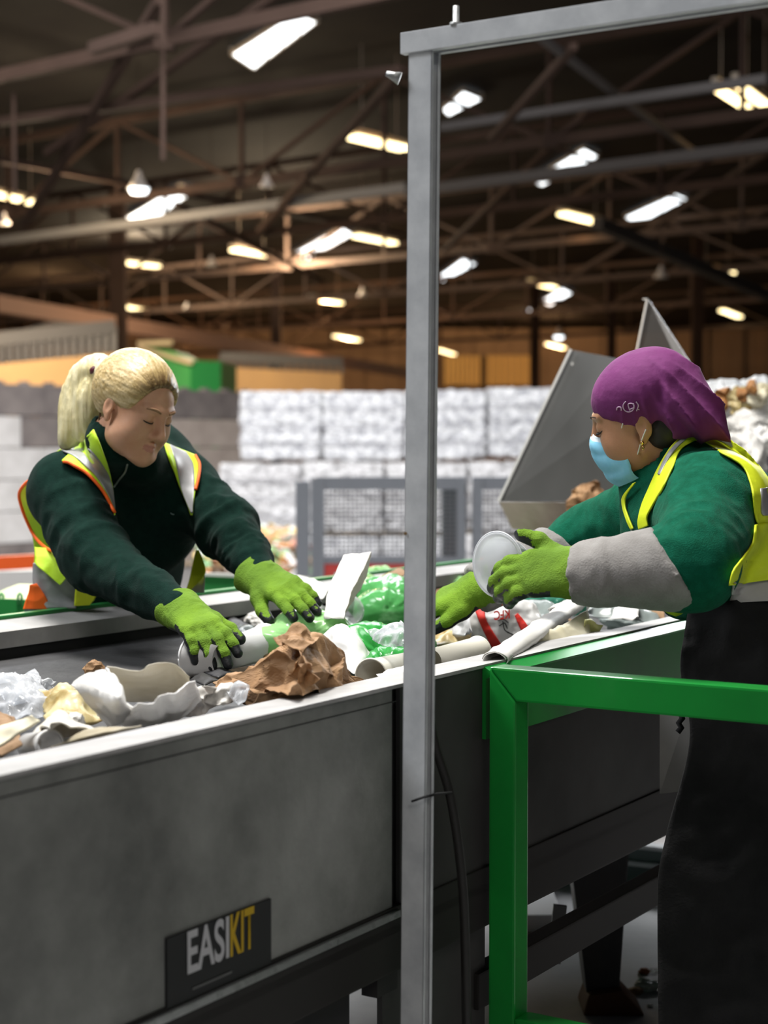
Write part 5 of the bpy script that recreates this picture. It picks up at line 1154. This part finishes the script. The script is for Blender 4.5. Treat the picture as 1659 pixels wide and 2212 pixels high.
def grid_obj(name, label, cat, G, m, thick=.0015, amp=.006, freq=22, seed=0, group=None, fine=.002, face2=None, crease=0.0, smooth=True):
    """sheet through a (n, m, 3) net of points, creased by ridged noise along its normals"""
    G = np.array(G, float); n, k = G.shape[:2]
    du = np.gradient(G, axis=0); dv = np.gradient(G, axis=1); N = np.cross(du, dv); N /= np.maximum(np.linalg.norm(N, axis=2), 1e-9)[:, :, None]
    P = G.reshape(-1, 3); d = amp * ridged(P * freq, seed, 2) + fine * ridged(P * freq * 3.2, seed + 5, 2)
    if crease:
        rs = np.random.RandomState(seed + 1); lo, hi = P.min(0), P.max(0)
        for K_, a_ in ((14, 1.0), (60, .45)):
            q = lo + rs.uniform(size=(K_, 3)) * (hi - lo); D_ = np.linalg.norm(P[:, None] - q[None], axis=2).min(1); d = d + crease * a_ * (D_ / D_.mean() - 1)
    P = P + N.reshape(-1, 3) * d[:, None]
    bm = bmesh.new(); vs = [bm.verts.new(p) for p in P]
    for i in range(n - 1):
        for j in range(k - 1): bm.faces.new((vs[i * k + j], vs[(i + 1) * k + j], vs[(i + 1) * k + j + 1], vs[i * k + j + 1]))
    o = obj(name, bm, m, None, smooth); md = o.modifiers.new('t', 'SOLIDIFY'); md.thickness = thick; md.offset = 0
    if face2: o.data.materials.append(face2); md.material_offset = 1
    if label: tag(o, label, cat, group)
    return o
def sheet(name, label, cat, C, m, n=34, bulge=0.0, amp=.006, freq=22, seed=0, roll=0.0, **k):
    """C: four corners (px, py, z) clockwise; z is the height above the deck"""
    c = [np.array(on(x, y, z)) for x, y, z in C]; G = np.zeros((n, n, 3))
    for i in range(n):
        for j in range(n):
            u, v = i / (n - 1), j / (n - 1); p = (c[0] * (1 - v) + c[1] * v) * (1 - u) + (c[3] * (1 - v) + c[2] * v) * u
            p = p + np.array((0, 0, bulge * math.sin(math.pi * u) * math.sin(math.pi * v) + roll * (2 * u - 1) ** 2)); G[i, j] = p
    if m in (paperw, stained, oldfood, cream, greyf, whitef, clearf): k.setdefault('crease', .005)
    return grid_obj(name, label, cat, G, m, amp=amp, freq=freq, seed=seed, **k)
def wad(name, label, cat, c, r, m, seed=0, amp=.28, sub=5, freq=1.0, rot=0.0, fine=.10, flat=True, group=None, smooth=False):
    """crumpled ball: planes and creases"""
    bm = bmesh.new(); bmesh.ops.create_icosphere(bm, subdivisions=sub, radius=1)
    rs = np.random.RandomState(seed); K = rs.normal(size=(34, 3)); K /= np.linalg.norm(K, axis=1)[:, None]; h = rs.uniform(.72, 1.0, 34)
    V = np.array([v.co for v in bm.verts]); d = (h[None, :] / np.maximum(V @ K.T, .05)).min(1); d = np.minimum(d, 1.15)
    w = 0
    for K_, a_ in ((26, .22), (110, .11)):
        q = rs.normal(size=(K_, 3)); q /= np.linalg.norm(q, axis=1)[:, None]
        D_ = np.sqrt(np.maximum(2 - 2 * (V / np.linalg.norm(V, axis=1)[:, None]) @ q.T, 0)); D_.sort(axis=1); w = w + a_ * (D_[:, 0] * math.sqrt(K_) / 2.2 - .5)
    d = d * (1 + amp * (.35 * ridged(V * 1.7 * freq, seed, 1) + 2.6 * w)); V = V * d[:, None]
    R = np.array(Matrix.Rotation(rot, 3, 'Z')); V = (V * np.array(r)) @ R.T + np.array(c)
    V[:, 2] = np.maximum(V[:, 2], BELTZ + .001)
    for v, q in zip(bm.verts, V): v.co = q
    o = obj(name, bm, m, None, smooth)
    if label: tag(o, label, cat, group)
    return o
def cup(name, label, a, b, ra, rb, m, rim=.003, inner=None, closed=True, group=None, cat='cup'):
    """tapered cup from base centre a to mouth centre b"""
    a = Vector(a); b = Vector(b); L = (b - a).length; M_ = frame_z(a, b)
    root = thing(name, label, cat, a, group)
    bm = bmesh.new(); pr = [(ra * .93, .004), (ra, 0), (rb, L), (rb + rim * .6, L + rim * .2), (rb + rim, L - rim * .6), (rb + rim * .3, L - rim * 1.2), (rb - .0015, L - .002), (ra - .0015, .006)]
    if closed: pr = [(0, .005)] + pr + [(0, .006)]
    lathe(bm, pr, M_, 40); w = obj('wall', bm, m, None, True)
    bm = bmesh.new(); tube(bm, [M_ @ Vector((rb * math.cos(t), rb * math.sin(t), L)) for t in np.linspace(0, 2 * math.pi, 40)], rim, 8); rr = obj('rim', bm, m, None, True)
    adopt(root, w, rr); return root
Z = BELTZ
# left group
sheet('plastic_bag', 'clear crinkled plastic bag at the left edge of the belt', 'plastic bag', [(-60, 1500, Z + .02), (70, 1462, Z + .05), (128, 1545, Z + .03), (-60, 1575, Z + .01)], clearf, 40, .035, .012, 26, 3, thick=.0008, fine=.006)
sheet('plastic_bag', 'thin see-through film folded over the belt above the left bag', 'plastic bag', [(0, 1502, Z + .005), (80, 1450, Z + .05), (100, 1500, Z + .03), (30, 1530, Z + .01)], clearf, 24, .02, .006, 26, 4, thick=.0008)
sheet('film_scrap', 'frayed translucent film tuft standing at the edge of the clear bag', 'scrap', [(82, 1455, Z + .06), (118, 1470, Z + .045), (118, 1500, Z + .02), (92, 1498, Z + .01)], whitef, 20, .01, .01, 60, 5, thick=.0008)
sheet('greasy_wrapper', 'greasy yellow stained paper between the clear bag and the white sack', 'wrapper', [(95, 1508, Z + .04), (165, 1492, Z + .06), (232, 1568, Z + .02), (110, 1582, Z + .02)], oldfood, 32, .03, .012, 24, 6, thick=.002)
# big white torn carton: curled sheet with a visible inside
n = 44; G = np.zeros((n, n, 3))
ctrl = [  # rows around the mouth: top rim, then down the front
    [(152, 1478, Z + .09), (170, 1462, Z + .10), (228, 1443, Z + .12), (232, 1443, Z + .12)],
    [(175, 1500, Z + .08), (215, 1490, Z + .10), (258, 1478, Z + .11), (262, 1490, Z + .09)],
    [(205, 1540, Z + .05), (240, 1528, Z + .08), (268, 1515, Z + .09), (276, 1530, Z + .07)],
    [(232, 1572, Z + .015), (258, 1566, Z + .04), (284, 1545, Z + .06), (296, 1552, Z + .05)]]
def net(rows, n=40, m_=40):
    cols = [smoothpath([tuple(on(*p)) for p in r], m_ - 1) for r in rows]
    return np.array([smoothpath([tuple(c[j]) for c in cols], n - 1) for j in range(m_)])
root = thing('milk_carton', 'big torn white plastic container lying open among the left waste', 'container', on(290, 1560, Z))
k1 = grid_obj('side_panel', None, None, net(ctrl), hdpe, .002, .004, 18, 7)
k2 = grid_obj('inner_wall', None, None, net([[(230, 1442, Z + .12), (300, 1452, Z + .115), (328, 1438, Z + .125), (372, 1436, Z + .12), (410, 1462, Z + .10)],
    [(245, 1470, Z + .09), (300, 1480, Z + .08), (340, 1480, Z + .08), (380, 1480, Z + .08), (408, 1492, Z + .08)],
    [(262, 1515, Z + .05), (300, 1518, Z + .04), (340, 1515, Z + .04), (375, 1510, Z + .05), (400, 1518, Z + .055)]]), hdpe_in, .002, .003, 16, 8)
k3 = grid_obj('torn_flap', None, None, net([[(262, 1505, Z + .085), (282, 1530, Z + .075), (300, 1518, Z + .09), (330, 1520, Z + .085), (345, 1505, Z + .095), (375, 1500, Z + .095), (418, 1470, Z + .10)],
    [(268, 1540, Z + .06), (290, 1548, Z + .06), (310, 1545, Z + .06), (340, 1545, Z + .06), (360, 1535, Z + .06), (390, 1530, Z + .065), (432, 1500, Z + .07)],
    [(250, 1572, Z + .01), (285, 1574, Z + .015), (310, 1572, Z + .015), (338, 1570, Z + .015), (362, 1562, Z + .015), (395, 1552, Z + .02), (445, 1535, Z + .015)]]), hdpe, .002, .005, 20, 9)
adopt(root, k1, k2, k3)
sheet('paper_wrapper', 'long yellowish white wrapper in front of the torn white container', 'wrapper', [(58, 1590, Z + .03), (112, 1556, Z + .07), (232, 1578, Z + .05), (90, 1600, Z + .02)], stained, 32, .03, .008, 18, 11, thick=.002)
sheet('plastic_sheet', 'grey edged flat plastic sheet leaning on the near rim at left', 'sheet', [(108, 1612, Z + .03), (205, 1585, Z + .055), (306, 1566, Z + .065), (190, 1598, Z + .035)], hdpe_in, 26, .012, .002, 12, 12, thick=.0025)
cup('paper_curl', 'small curled white paper roll against the near rim at left', on(62, 1612, Z + .02), on(108, 1610, Z + .03), .019, .021, hdpe, .002, closed=False, cat='paper roll')
sheet('cardboard_strip', 'pale bent cardboard strip at the lower left of the belt', 'cardboard', [(-40, 1600, Z + .03), (68, 1545, Z + .07), (84, 1560, Z + .06), (-40, 1640, Z + .02)], cream, 20, .01, .003, 14, 13, thick=.004)
sheet('cardboard_piece', 'dark brown cardboard corner beneath the pale bent strip', 'cardboard', [(-40, 1540, Z + .03), (30, 1548, Z + .05), (48, 1612, Z + .02), (-30, 1635, Z + .01)], cardb, 20, .01, .005, 14, 14, thick=.004)
sheet('cardboard_piece', 'small brown cardboard tongue at the lower left corner of the belt', 'cardboard', [(-10, 1625, Z + .035), (40, 1602, Z + .045), (48, 1612, Z + .04), (2, 1636, Z + .03)], cardb, 16, .004, .003, 14, 15, thick=.004)
wad('brown_scrap', 'small brown paper scrap alone on the dark belt', 'scrap', on(203, 1445, Z + .012), (.022, .014, .018), kraft, 21, .4, 3)
wad('paper_wad', 'little white wad in front of the greasy wrapper', 'paper', on(160, 1556, Z + .045), (.014, .012, .012), paperw, 22, .3, 3)
sheet('paper_wrapper', 'crumpled white paper between the torn container and the brown bag', 'wrapper', [(352, 1548, Z + .03), (430, 1500, Z + .06), (512, 1490, Z + .05), (440, 1545, Z + .02)], paperw, 34, .03, .012, 24, 16, thick=.0015)
sheet('paper_wrapper', 'white twisted paper touching the left tip of the brown bag', 'wrapper', [(430, 1515, Z + .04), (470, 1485, Z + .06), (530, 1500, Z + .05), (480, 1530, Z + .03)], paperw, 30, .02, .012, 30, 17, thick=.0015)
# brown kraft bag
c = on(640, 1465, Z + .075); root = thing('paper_bag', 'large crumpled brown paper bag resting against the near rim', 'paper bag', c)
V0 = wad('bag_body', None, None, c - Vector((0, -.02, .02)), (.075, .08, .060), kraft, 31, .34, 5, 1.0, .5, .12)
V1 = wad('twisted_end', None, None, on(535, 1482, Z + .04), (.055, .04, .030), kraft, 33, .4, 5, 1.0, -.4, .14)
adopt(root, V0, V1)
for i, C in enumerate(([(498, 1485, .03), (640, 1374, .145), (655, 1440, .115), (565, 1520, .035)], [(634, 1374, .15), (705, 1386, .135), (778, 1478, .04), (664, 1446, .115)], [(650, 1425, .13), (772, 1478, .045), (700, 1508, .05), (632, 1492, .075)],
        [(520, 1462, .08), (602, 1402, .135), (708, 1468, .095), (610, 1516, .055)], [(592, 1392, .14), (640, 1368, .15), (690, 1380, .145), (650, 1410, .135)], [(560, 1500, .06), (640, 1478, .10), (730, 1500, .05), (650, 1515, .05)])):
    adopt(root, sheet('paper_fold', None, None, [(x, y, Z + z) for x, y, z in C], kraft, 30, .022, .008, 20, 300 + i, thick=.001, crease=.010, smooth=False))
sheet('paper_piece', 'flat brown paper flap below the crumpled bag on the near rim', 'paper', [(535, 1525, Z + .045), (560, 1495, Z + .07), (660, 1488, Z + .07), (650, 1508, Z + .06)], cardb, 20, .01, .006, 20, 34, thick=.001)
sheet('plastic_bag', 'small clear wrapper tucked under the left side of the brown bag', 'plastic bag', [(490, 1500, Z + .05), (520, 1470, Z + .06), (545, 1500, Z + .06), (520, 1528, Z + .04)], clearf, 20, .01, .01, 30, 36, thick=.0008)
# cups near the glove
cup('paper_cup', 'white paper cup lying under the reaching lime glove', on(470, 1420, Z + .035), on(575, 1388, Z + .045), .029, .038, cupw, .0025)
cup('paper_cup', 'white cup held on its side by the lime glove, mouth to the left', on(480, 1424, Z + .04), on(416, 1418, Z + .04), .030, .040, cupw, .0025)
for i, (x, y, s_) in enumerate(((505, 1350, .05), (540, 1338, .04), (470, 1455, .05), (520, 1365, .03), (440, 1470, .035), (490, 1478, .03))):
    sheet('dark_scrap', ('dark flat scrap behind the white cup', 'black plastic piece near the far skirt', 'dark paper strip on the belt below the gloves', 'grey metallic flake behind the cup', 'thin dark offcut by the cup mouth', 'brown sliver in front of the cup')[i], 'scrap',
          [(x - 30, y, Z + .012), (x, y - 14, Z + .02), (x + 32, y, Z + .014), (x + 2, y + 13, Z + .01)], (rubber, darkm, rubber, greyf, darkm, cardb)[i], 12, .006, .004, 30, 40 + i, thick=.002)
# green bags
def bag(name, label, pts, m, seed, knot=None, amp=.16, fr=1.0):
    """soft bag: a few merged lobes with pleats"""
    P = np.array([on(x, y, z) for x, y, z, r in pts]); r = [p[3] for p in pts]
    f = Field(P.min(0) - .13, P.max(0) + .13, .0045)
    for p, q in zip(P, r): f.ell(p, (q, q * .95, q * .75), None, .04)
    f.plane((0, 0, Z + .002), (0, 0, -1)); V, F = f.mesh(); c = P.mean(0)
    def d(Q, N):
        v = Q - c; a = np.arctan2(v[:, 2], v[:, 0]); return .007 * ridged(np.stack([a * 2.2, v[:, 1] * 12, np.linalg.norm(v, axis=1) * 9], 1), seed, 3) * fr
    me, V = np_mesh(name, V, F, d, 1); o = link(name, me, m); tag(o, label, 'plastic bag'); return o
bag('green_bag', 'pale green translucent bag between the two lime gloves and the brown bag', [(590, 1385, Z + .05, .045), (635, 1365, Z + .06, .055), (690, 1365, Z + .06, .05), (722, 1378, Z + .05, .04)], greenf, 3)
bag('green_bag', 'bright green bag sagging behind the cream cups left of the post', [(770, 1400, Z + .06, .055), (830, 1400, Z + .06, .06), (845, 1440, Z + .04, .05), (880, 1400, Z + .05, .055)], dgreenf, 5)
bag('green_bag', 'glossy green bag heaped high behind the clear cup lid', [(795, 1290, Z + .05, .07), (840, 1290, Z + .06, .08), (870, 1305, Z + .05, .07), (825, 1318, Z + .05, .07)], film('mid_green_film', (0.12, 0.46, 0.14), .65, .18), 7)
bag('green_bag', 'mint film bundle just behind the white paper wrapper', [(760, 1275, Z + .04, .035), (790, 1262, Z + .05, .04)], greenf, 9)
sheet('plastic_bag', 'clear film lying over the bright green bags beside the post', 'plastic bag', [(800, 1375, Z + .10), (870, 1352, Z + .12), (885, 1395, Z + .10), (830, 1400, Z + .09)], clearf, 30, .02, .012, 24, 51, thick=.0008)
sheet('paper_carton', 'crumpled white carton sheet right of the brown bag', 'carton', [(668, 1385, Z + .07), (748, 1375, Z + .08), (800, 1422, Z + .05), (765, 1460, Z + .03)], hdpe, 36, .045, .010, 16, 52, thick=.0015)
# clear dome lid
p = on(748, 1318, Z + .06); root = thing('cup_lid', 'clear domed cup lid lying on the green film', 'cup lid', p); M_ = frame_z(p, p + Vector((.1, -.8, .45)))
bm = bmesh.new(); lathe(bm, [(.040, 0), (.040, .006), (.036, .012), (.034, .022), (.026, .034), (.014, .040), (.012, .040), (.0, .040)], M_, 36); a = obj('dome', bm, clearp, None, True)
bm = bmesh.new(); tube(bm, [M_ @ Vector((.041 * math.cos(t), .041 * math.sin(t), 0)) for t in np.linspace(0, 2 * math.pi, 40)], .0022, 8); b = obj('rim', bm, clearp, None, True); adopt(root, a, b)
# tall white wrapper standing up
root = thing('paper_wrapper', 'tall white folded paper wrapper standing up behind the clear lid', 'wrapper', on(715, 1330, Z))
a = grid_obj('front_fold', None, None,
    np.array([[np.array(at(*(np.array(l) * (1 - v) + np.array(r) * v))) for v in np.linspace(0, 1, 16)] for l, r in zip(smoothpath([(698, 1335, 3.45), (708, 1275, 3.52), (722, 1240, 3.56), (742, 1198, 3.60)], 26), smoothpath([(742, 1335, 3.40), (760, 1275, 3.50), (778, 1240, 3.54), (801, 1190, 3.60)], 26))]), paperw, .0015, .005, 24, 61)
b = grid_obj('side_fold', None, None, np.array([[np.array(at(*(np.array(l) * (1 - v) + np.array(r) * v))) for v in np.linspace(0, 1, 10)] for l, r in zip(smoothpath([(740, 1330, 3.43), (760, 1275, 3.51), (778, 1240, 3.55), (801, 1192, 3.61)], 26), smoothpath([(748, 1325, 3.50), (782, 1268, 3.58), (795, 1240, 3.60), (802, 1205, 3.64)], 26))]), stained, .0015, .004, 24, 62); adopt(root, a, b)
sheet('paper_sheet', 'greyish white paper lying by the fingertips of the spread glove', 'paper', [(610, 1252, Z + .07), (648, 1243, Z + .09), (716, 1268, Z + .08), (700, 1300, Z + .05)], paperw, 24, .012, .006, 16, 63)
sheet('cardboard_piece', 'dark brown cardboard edge just left of the steel post', 'cardboard', [(788, 1268, Z + .08), (862, 1228, Z + .12), (885, 1240, Z + .11), (800, 1282, Z + .07)], cardb, 16, .01, .004, 12, 64, thick=.003)
cup('paper_cup', 'cream cup lying left of the post against the near rim', on(905, 1432, Z + .045), on(803, 1462, Z + .042), .024, .032, mat('cream_cup', (0.76, 0.73, 0.62), 0.5), .002)
cup('paper_cup', 'ivory cup rolled against the rim right of the post', on(930, 1430, Z + .05), on(1033, 1405, Z + .052), .024, .027, mat('cream_cup', (0, 0, 0)), .002, closed=False)
sheet('paper_sheet', 'white paper edge below the cream cup at the near rim', 'paper', [(815, 1462, Z + .05), (880, 1440, Z + .07), (905, 1462, Z + .06), (840, 1475, Z + .05)], paperw, 16, .008, .003, 16, 65)
# right group
def c_on(x, y, z): return np.array(on(x, y, z))
root = thing('printed_bag', 'white crumpled take-away bag with red bands and lettering', 'bag', on(1080, 1380, Z))
P = np.array([on(1010, 1340, Z + .06), on(1075, 1345, Z + .065), on(1120, 1355, Z + .055)]); f = Field(P.min(0) - .12, P.max(0) + .12, .004)
f.ell(P[0], (.05, .05, .055), None, .03); f.ell(P[1], (.062, .055, .065), None, .03); f.ell(P[2], (.055, .05, .055), None, .03); f.seg(P[1] + (-.01, 0, .03), P[1] + (-.03, .02, .075), .03, .022, .03); f.plane((0, 0, Z + .002), (0, 0, -1))
V, F = f.mesh(); me, V = np_mesh('bag_body', V, F, lambda Q, N: .010 * ridged(Q * 20, 4, 3), 0); bb = bvh_of(V, F); ba = link('bag_body', me, mat('white_bag_plastic', (0.74, 0.73, 0.71), 0.3, 0, (0.82, 0.82, 0.82), 6, 4, transl=.15)); ba.data.polygons.foreach_set('use_smooth', [True] * len(ba.data.polygons)); adopt(root, ba)
patch('red_band', [((1026, 1318), (1046, 1310)), ((1036, 1345), (1050, 1338)), ((1050, 1375), (1066, 1366)), ((1066, 1405), (1085, 1395)), ((1070, 1412), (1088, 1402))], redp, root, bvh=bb, off=.002, nu=6, thick=.0008)
patch('red_band', [((1112, 1330), (1118, 1324)), ((1118, 1345), (1130, 1338)), ((1124, 1358), (1140, 1352)), ((1134, 1374), (1146, 1370))], redp, root, bvh=bb, off=.002, nu=4, thick=.0008)
hit = bb.ray_cast(CAM, ray(1084, 1326).normalized())[0] or on(1084, 1326, Z + .12)
rd = ray(1084, 1326).normalized(); ex = -Vector((rd.y, -rd.x, 0)).normalized(); ez = ex.cross(-rd) * -1
ez = rd.cross(ex); ez = -ez if ez.z > 0 else ez
o_ = text_mesh('lettering', 'KFC', .020, .034, hit - rd * .006 - ex * .017 - ez * .010, (ex + ez * .12).normalized(), ez, redp, 0.0); adopt(root, o_); o_['label'] = 'red upside-down lettering'
for i, pts in enumerate(([(1075, 1340), (1088, 1338), (1098, 1345)], [(1078, 1352), (1090, 1346), (1096, 1358)], [(1086, 1342), (1090, 1360), (1102, 1368)], [(1096, 1366), (1106, 1370), (1112, 1376)])):
    cord('black_mark', pts, .0011, inkp, root, bb, .001, 12)
bag('teal_bag', 'dark teal plastic film behind the printed bag', [(1130, 1310, Z + .05, .05), (1190, 1305, Z + .05, .045), (1240, 1308, Z + .045, .035)], tealf, 13)
bag('grey_bag', 'grey plastic bag right of the printed bag', [(1140, 1345, Z + .055, .05), (1175, 1340, Z + .06, .05), (1185, 1365, Z + .045, .045)], greyf, 15)
sheet('plastic_wrap', 'white crumpled film just right of the post', 'plastic wrap', [(948, 1330, Z + .08), (1010, 1305, Z + .11), (1020, 1375, Z + .06), (945, 1372, Z + .04)], whitef, 36, .02, .016, 26, 71, thick=.0008)
sheet('paper_wrapper', 'stained wrapper with a brown patch right of the post', 'wrapper', [(935, 1360, Z + .05), (1000, 1350, Z + .06), (1020, 1390, Z + .04), (940, 1400, Z + .03)], oldfood, 24, .02, .01, 22, 72)
def rollsheet(name, label, a, b, r, m, turns=1.4, seed=0):
    a = np.array(a); b = np.array(b); Mx = frame_z(Vector(a), Vector(b)); L = np.linalg.norm(b - a); n = 36; G = np.zeros((n, 30, 3))
    for i in range(n):
        t = i / (n - 1) * turns * 2 * math.pi; rr_ = r * (1 - .25 * i / n)
        for j in range(30): G[i, j] = Mx @ Vector((rr_ * math.cos(t) * 1.3, rr_ * math.sin(t) * .8, L * j / 29 * (1 + .04 * math.sin(3 * t))))
    return grid_obj(name, label, 'paper roll', G, m, .0015, .003, 26, seed)
rollsheet('rolled_paper', 'long rolled white paper pointing at the near rim below the gloves', on(1070, 1425, Z + .075), on(1245, 1305, Z + .09), .017, paperw, 1.5, 3)
rollsheet('rolled_paper', 'thin rolled white paper behind the cream folded card', on(1200, 1320, Z + .09), on(1262, 1290, Z + .10), .011, paperw, 1.4, 4)
sheet('folded_card', 'cream folded card leaning on the near rim in front of the masked worker', 'card', [(1150, 1378, Z + .075), (1262, 1326, Z + .10), (1272, 1375, Z + .06), (1175, 1395, Z + .055)], cream, 24, .008, .003, 12, 73, thick=.002)
sheet('yellow_wrapper', 'small pale yellow wrapper at the end of the cream card', 'wrapper', [(1262, 1335, Z + .10), (1298, 1350, Z + .08), (1290, 1372, Z + .06), (1255, 1370, Z + .06)], mat('pale_yellow_wrap', (0.62, 0.62, 0.28), 0.5, transl=.2), 18, .015, .006, 26, 74)
sheet('plastic_sheet', 'grey white plastic sheet spread behind the cream card', 'sheet', [(1250, 1330, Z + .06), (1330, 1290, Z + .09), (1440, 1290, Z + .08), (1420, 1352, Z + .04)], greyf, 34, .035, .012, 12, 75, thick=.001)
sheet('paper_sheet', 'white folded paper below the masked workers elbow', 'paper', [(1300, 1305, Z + .07), (1372, 1295, Z + .09), (1380, 1340, Z + .06), (1310, 1340, Z + .05)], paperw, 24, .02, .01, 14, 76)
sheet('cardboard_piece', 'small brown cardboard piece by the far end of the near rim', 'cardboard', [(1405, 1305, Z + .08), (1432, 1298, Z + .09), (1438, 1340, Z + .05), (1412, 1345, Z + .04)], cardb, 14, .01, .004, 20, 77, thick=.003)
# general loose paper and film further along the belt
rr = random.Random(12)
kinds = [('paper_scrap', 'white paper scrap', paperw), ('film_scrap', 'clear film scrap', whitef), ('card_scrap', 'brown card scrap', cardb), ('green_scrap', 'green film scrap', greenf), ('grey_scrap', 'grey film scrap', greyf)]
spots = [(560, 1340), (650, 1345), (600, 1420), (700, 1340), (735, 1360), (850, 1340), (860, 1250), (960, 1290), (985, 1400), (1040, 1300), (1100, 1285), (1180, 1285), (1230, 1350), (1290, 1290), (1350, 1345), (1210, 1400), (1395, 1300), (1010, 1280), (820, 1240), (740, 1250), (680, 1320), (930, 1320), (900, 1360), (660, 1440), (790, 1440), (890, 1280), (1150, 1270), (1060, 1275), (990, 1265), (780, 1245)]
near = ['under the glove', 'by the pale green bag', 'left of the brown bag', 'by the clear lid', 'behind the carton', 'between the green bags', 'at the far rim left of the post', 'right of the post', 'under the ivory cup', 'behind the printed bag', 'under the far glove', 'behind the teal film', 'by the rolled paper', 'below the near elbow', 'under the grey white sheet', 'in front of the rolled paper', 'at the far end of the rim', 'under the orange cuff', 'under the dark cardboard edge', 'left of the tall wrapper', 'by the spread fingers', 'hidden behind the post', 'behind the steel post', 'behind the brown bag', 'in front of the bright green bag', 'beside the high green bag', 'beyond the teal film', 'beyond the printed bag', 'beyond the far glove', 'beyond the high green bag']
for i, (x, y) in enumerate(spots):
    if i in (21, 22): continue
    nm, lb, m_ = kinds[i % 5]; c = on(x, y, Z + .02); s_ = rr.uniform(.03, .055)
    wad(nm, f'{lb} {near[i]}', 'scrap', c, (s_, s_ * .8, s_ * .55), m_, 80 + i, .5, 4, 1.2, rr.uniform(0, 3), .2)
# tub in the worker's hand: bowl on its side, mouth to the left and towards the picture
p = Vector(A3(1104, 1216, 2.90)); q = Vector(A3(1056, 1222, 2.85)); M_ = frame_z(p + Vector((.008, 0, 0)), q); root = thing('plastic_tub', 'round clear plastic tub held sideways in the raised lime glove', 'tub', p)
bm = bmesh.new(); lathe(bm, [(0, -.004), (.028, -.004), (.034, 0.004), (.044, .036), (.047, .040), (.051, .040), (.051, .043), (.046, .043), (.0425, .036), (.032, .006), (0, -.001)], M_ @ Matrix.Scale(1.12, 4), 48); a = obj('bowl', bm, film('frosted_tub', (0.85, 0.87, 0.9), .6, .12), None, True)
bm = bmesh.new(); tube(bm, [M_ @ Matrix.Scale(1.12, 4) @ Vector((.051 * math.cos(t), .051 * math.sin(t), .042)) for t in np.linspace(0, 2 * math.pi, 48)], .0016, 8); b = obj('rim', bm, film('frosted_tub', (0, 0, 0)), None, True); adopt(root, a, b)
# pile on the feed conveyor behind the masked worker
rr = random.Random(5)
pile = [((1510, 830), (1590, 822), (1600, 870), (1525, 880), 6.1, whitef, 'film_sheet', 'silvery film at the top of the feed pile'), ((1590, 826), (1680, 822), (1680, 880), (1600, 872), 6.1, whitef, 'film_sheet', 'silvery film at the top right corner of the feed pile'),
        ((1515, 865), (1585, 860), (1590, 920), (1535, 930), 5.9, hdpe, 'paper_sheet', 'grey white sheet left of the leather brown strip'), ((1545, 925), (1660, 870), (1680, 930), (1575, 960), 5.6, paperw, 'paper_sheet', 'large white paper draped across the feed pile'),
        ((1570, 940), (1670, 920), (1670, 985), (1585, 975), 5.55, hdpe, 'plastic_sheet', 'white plastic sheet low on the feed pile'), ((1590, 965), (1662, 965), (1640, 1040), (1600, 1020), 5.5, hdpe, 'plastic_sheet', 'bright white sheet just above the yellow shoulder'),
        ((1530, 890), (1560, 850), (1580, 860), (1560, 905), 5.7, mat('leather_brown', (0.35, 0.16, 0.05), .6), 'cardboard_strip', 'orange brown curled strip on the feed pile'), ((1598, 850), (1625, 825), (1632, 832), (1608, 862), 5.6, mat('leather_brown', (0, 0, 0)), 'cardboard_strip', 'short orange brown strip at the top of the pile'),
        ((1575, 850), (1620, 842), (1630, 890), (1580, 895), 5.65, oldfood, 'greasy_wrapper', 'yellow brown crumple in the middle of the feed pile'), ((1625, 838), (1655, 840), (1662, 880), (1632, 885), 5.6, cream, 'card_disc', 'pale round card at the right of the pile'),
        ((1300, 950), (1345, 950), (1350, 1010), (1300, 1000), 5.5, stained, 'paper_sheet', 'stained paper seen just below the blue mask'), ((1235, 1060), (1290, 1040), (1300, 1120), (1240, 1140), 5.0, kraft, 'paper_piece', 'brown torn paper inside the chute mouth')]
for i, (a, b, c, d, Y, m_, nm, lb) in enumerate(pile):
    A_, B_, C_, D_ = (np.array(at(*q, Y)) for q in (a, b, c, d)); n = 26; G = np.zeros((n, n, 3))
    for u in range(n):
        for v in range(n):
            s_, t_ = u / (n - 1), v / (n - 1); G[u, v] = (A_ * (1 - t_) + B_ * t_) * (1 - s_) + (D_ * (1 - t_) + C_ * t_) * s_ - np.array((0, .05, 0)) * math.sin(math.pi * s_) * math.sin(math.pi * t_)
    grid_obj(nm, lb, 'waste', G, m_, .002, .012, 14, 90 + i, fine=.006, crease=.02, smooth=False)
# debris on the deck under the conveyor
for i, (x, y, m_, lb, s_) in enumerate(((1392, 2098, mat('rust_scrap', (0.25, 0.08, 0.03), .7), 'small rust brown scrap on the deck under the conveyor', .016), (1412, 2096, clearp, 'small clear shard beside the rust scrap on the deck', .014), (1400, 2128, greyf, 'grey film roll on the deck beside the support foot', .035), (1375, 2140, cardb, 'brown wad at the toe of the support foot', .02), (1405, 2172, paperw, 'tiny white chip on the deck nearest the frame bottom', .008))):
    o = wad('deck_scrap', lb, 'scrap', (0, 0, 2), (s_, s_ * .7, s_ * .5), m_, 200 + i, .4, 3); o.location = on(x, y, s_ * .4) - Vector((0, 0, 2))
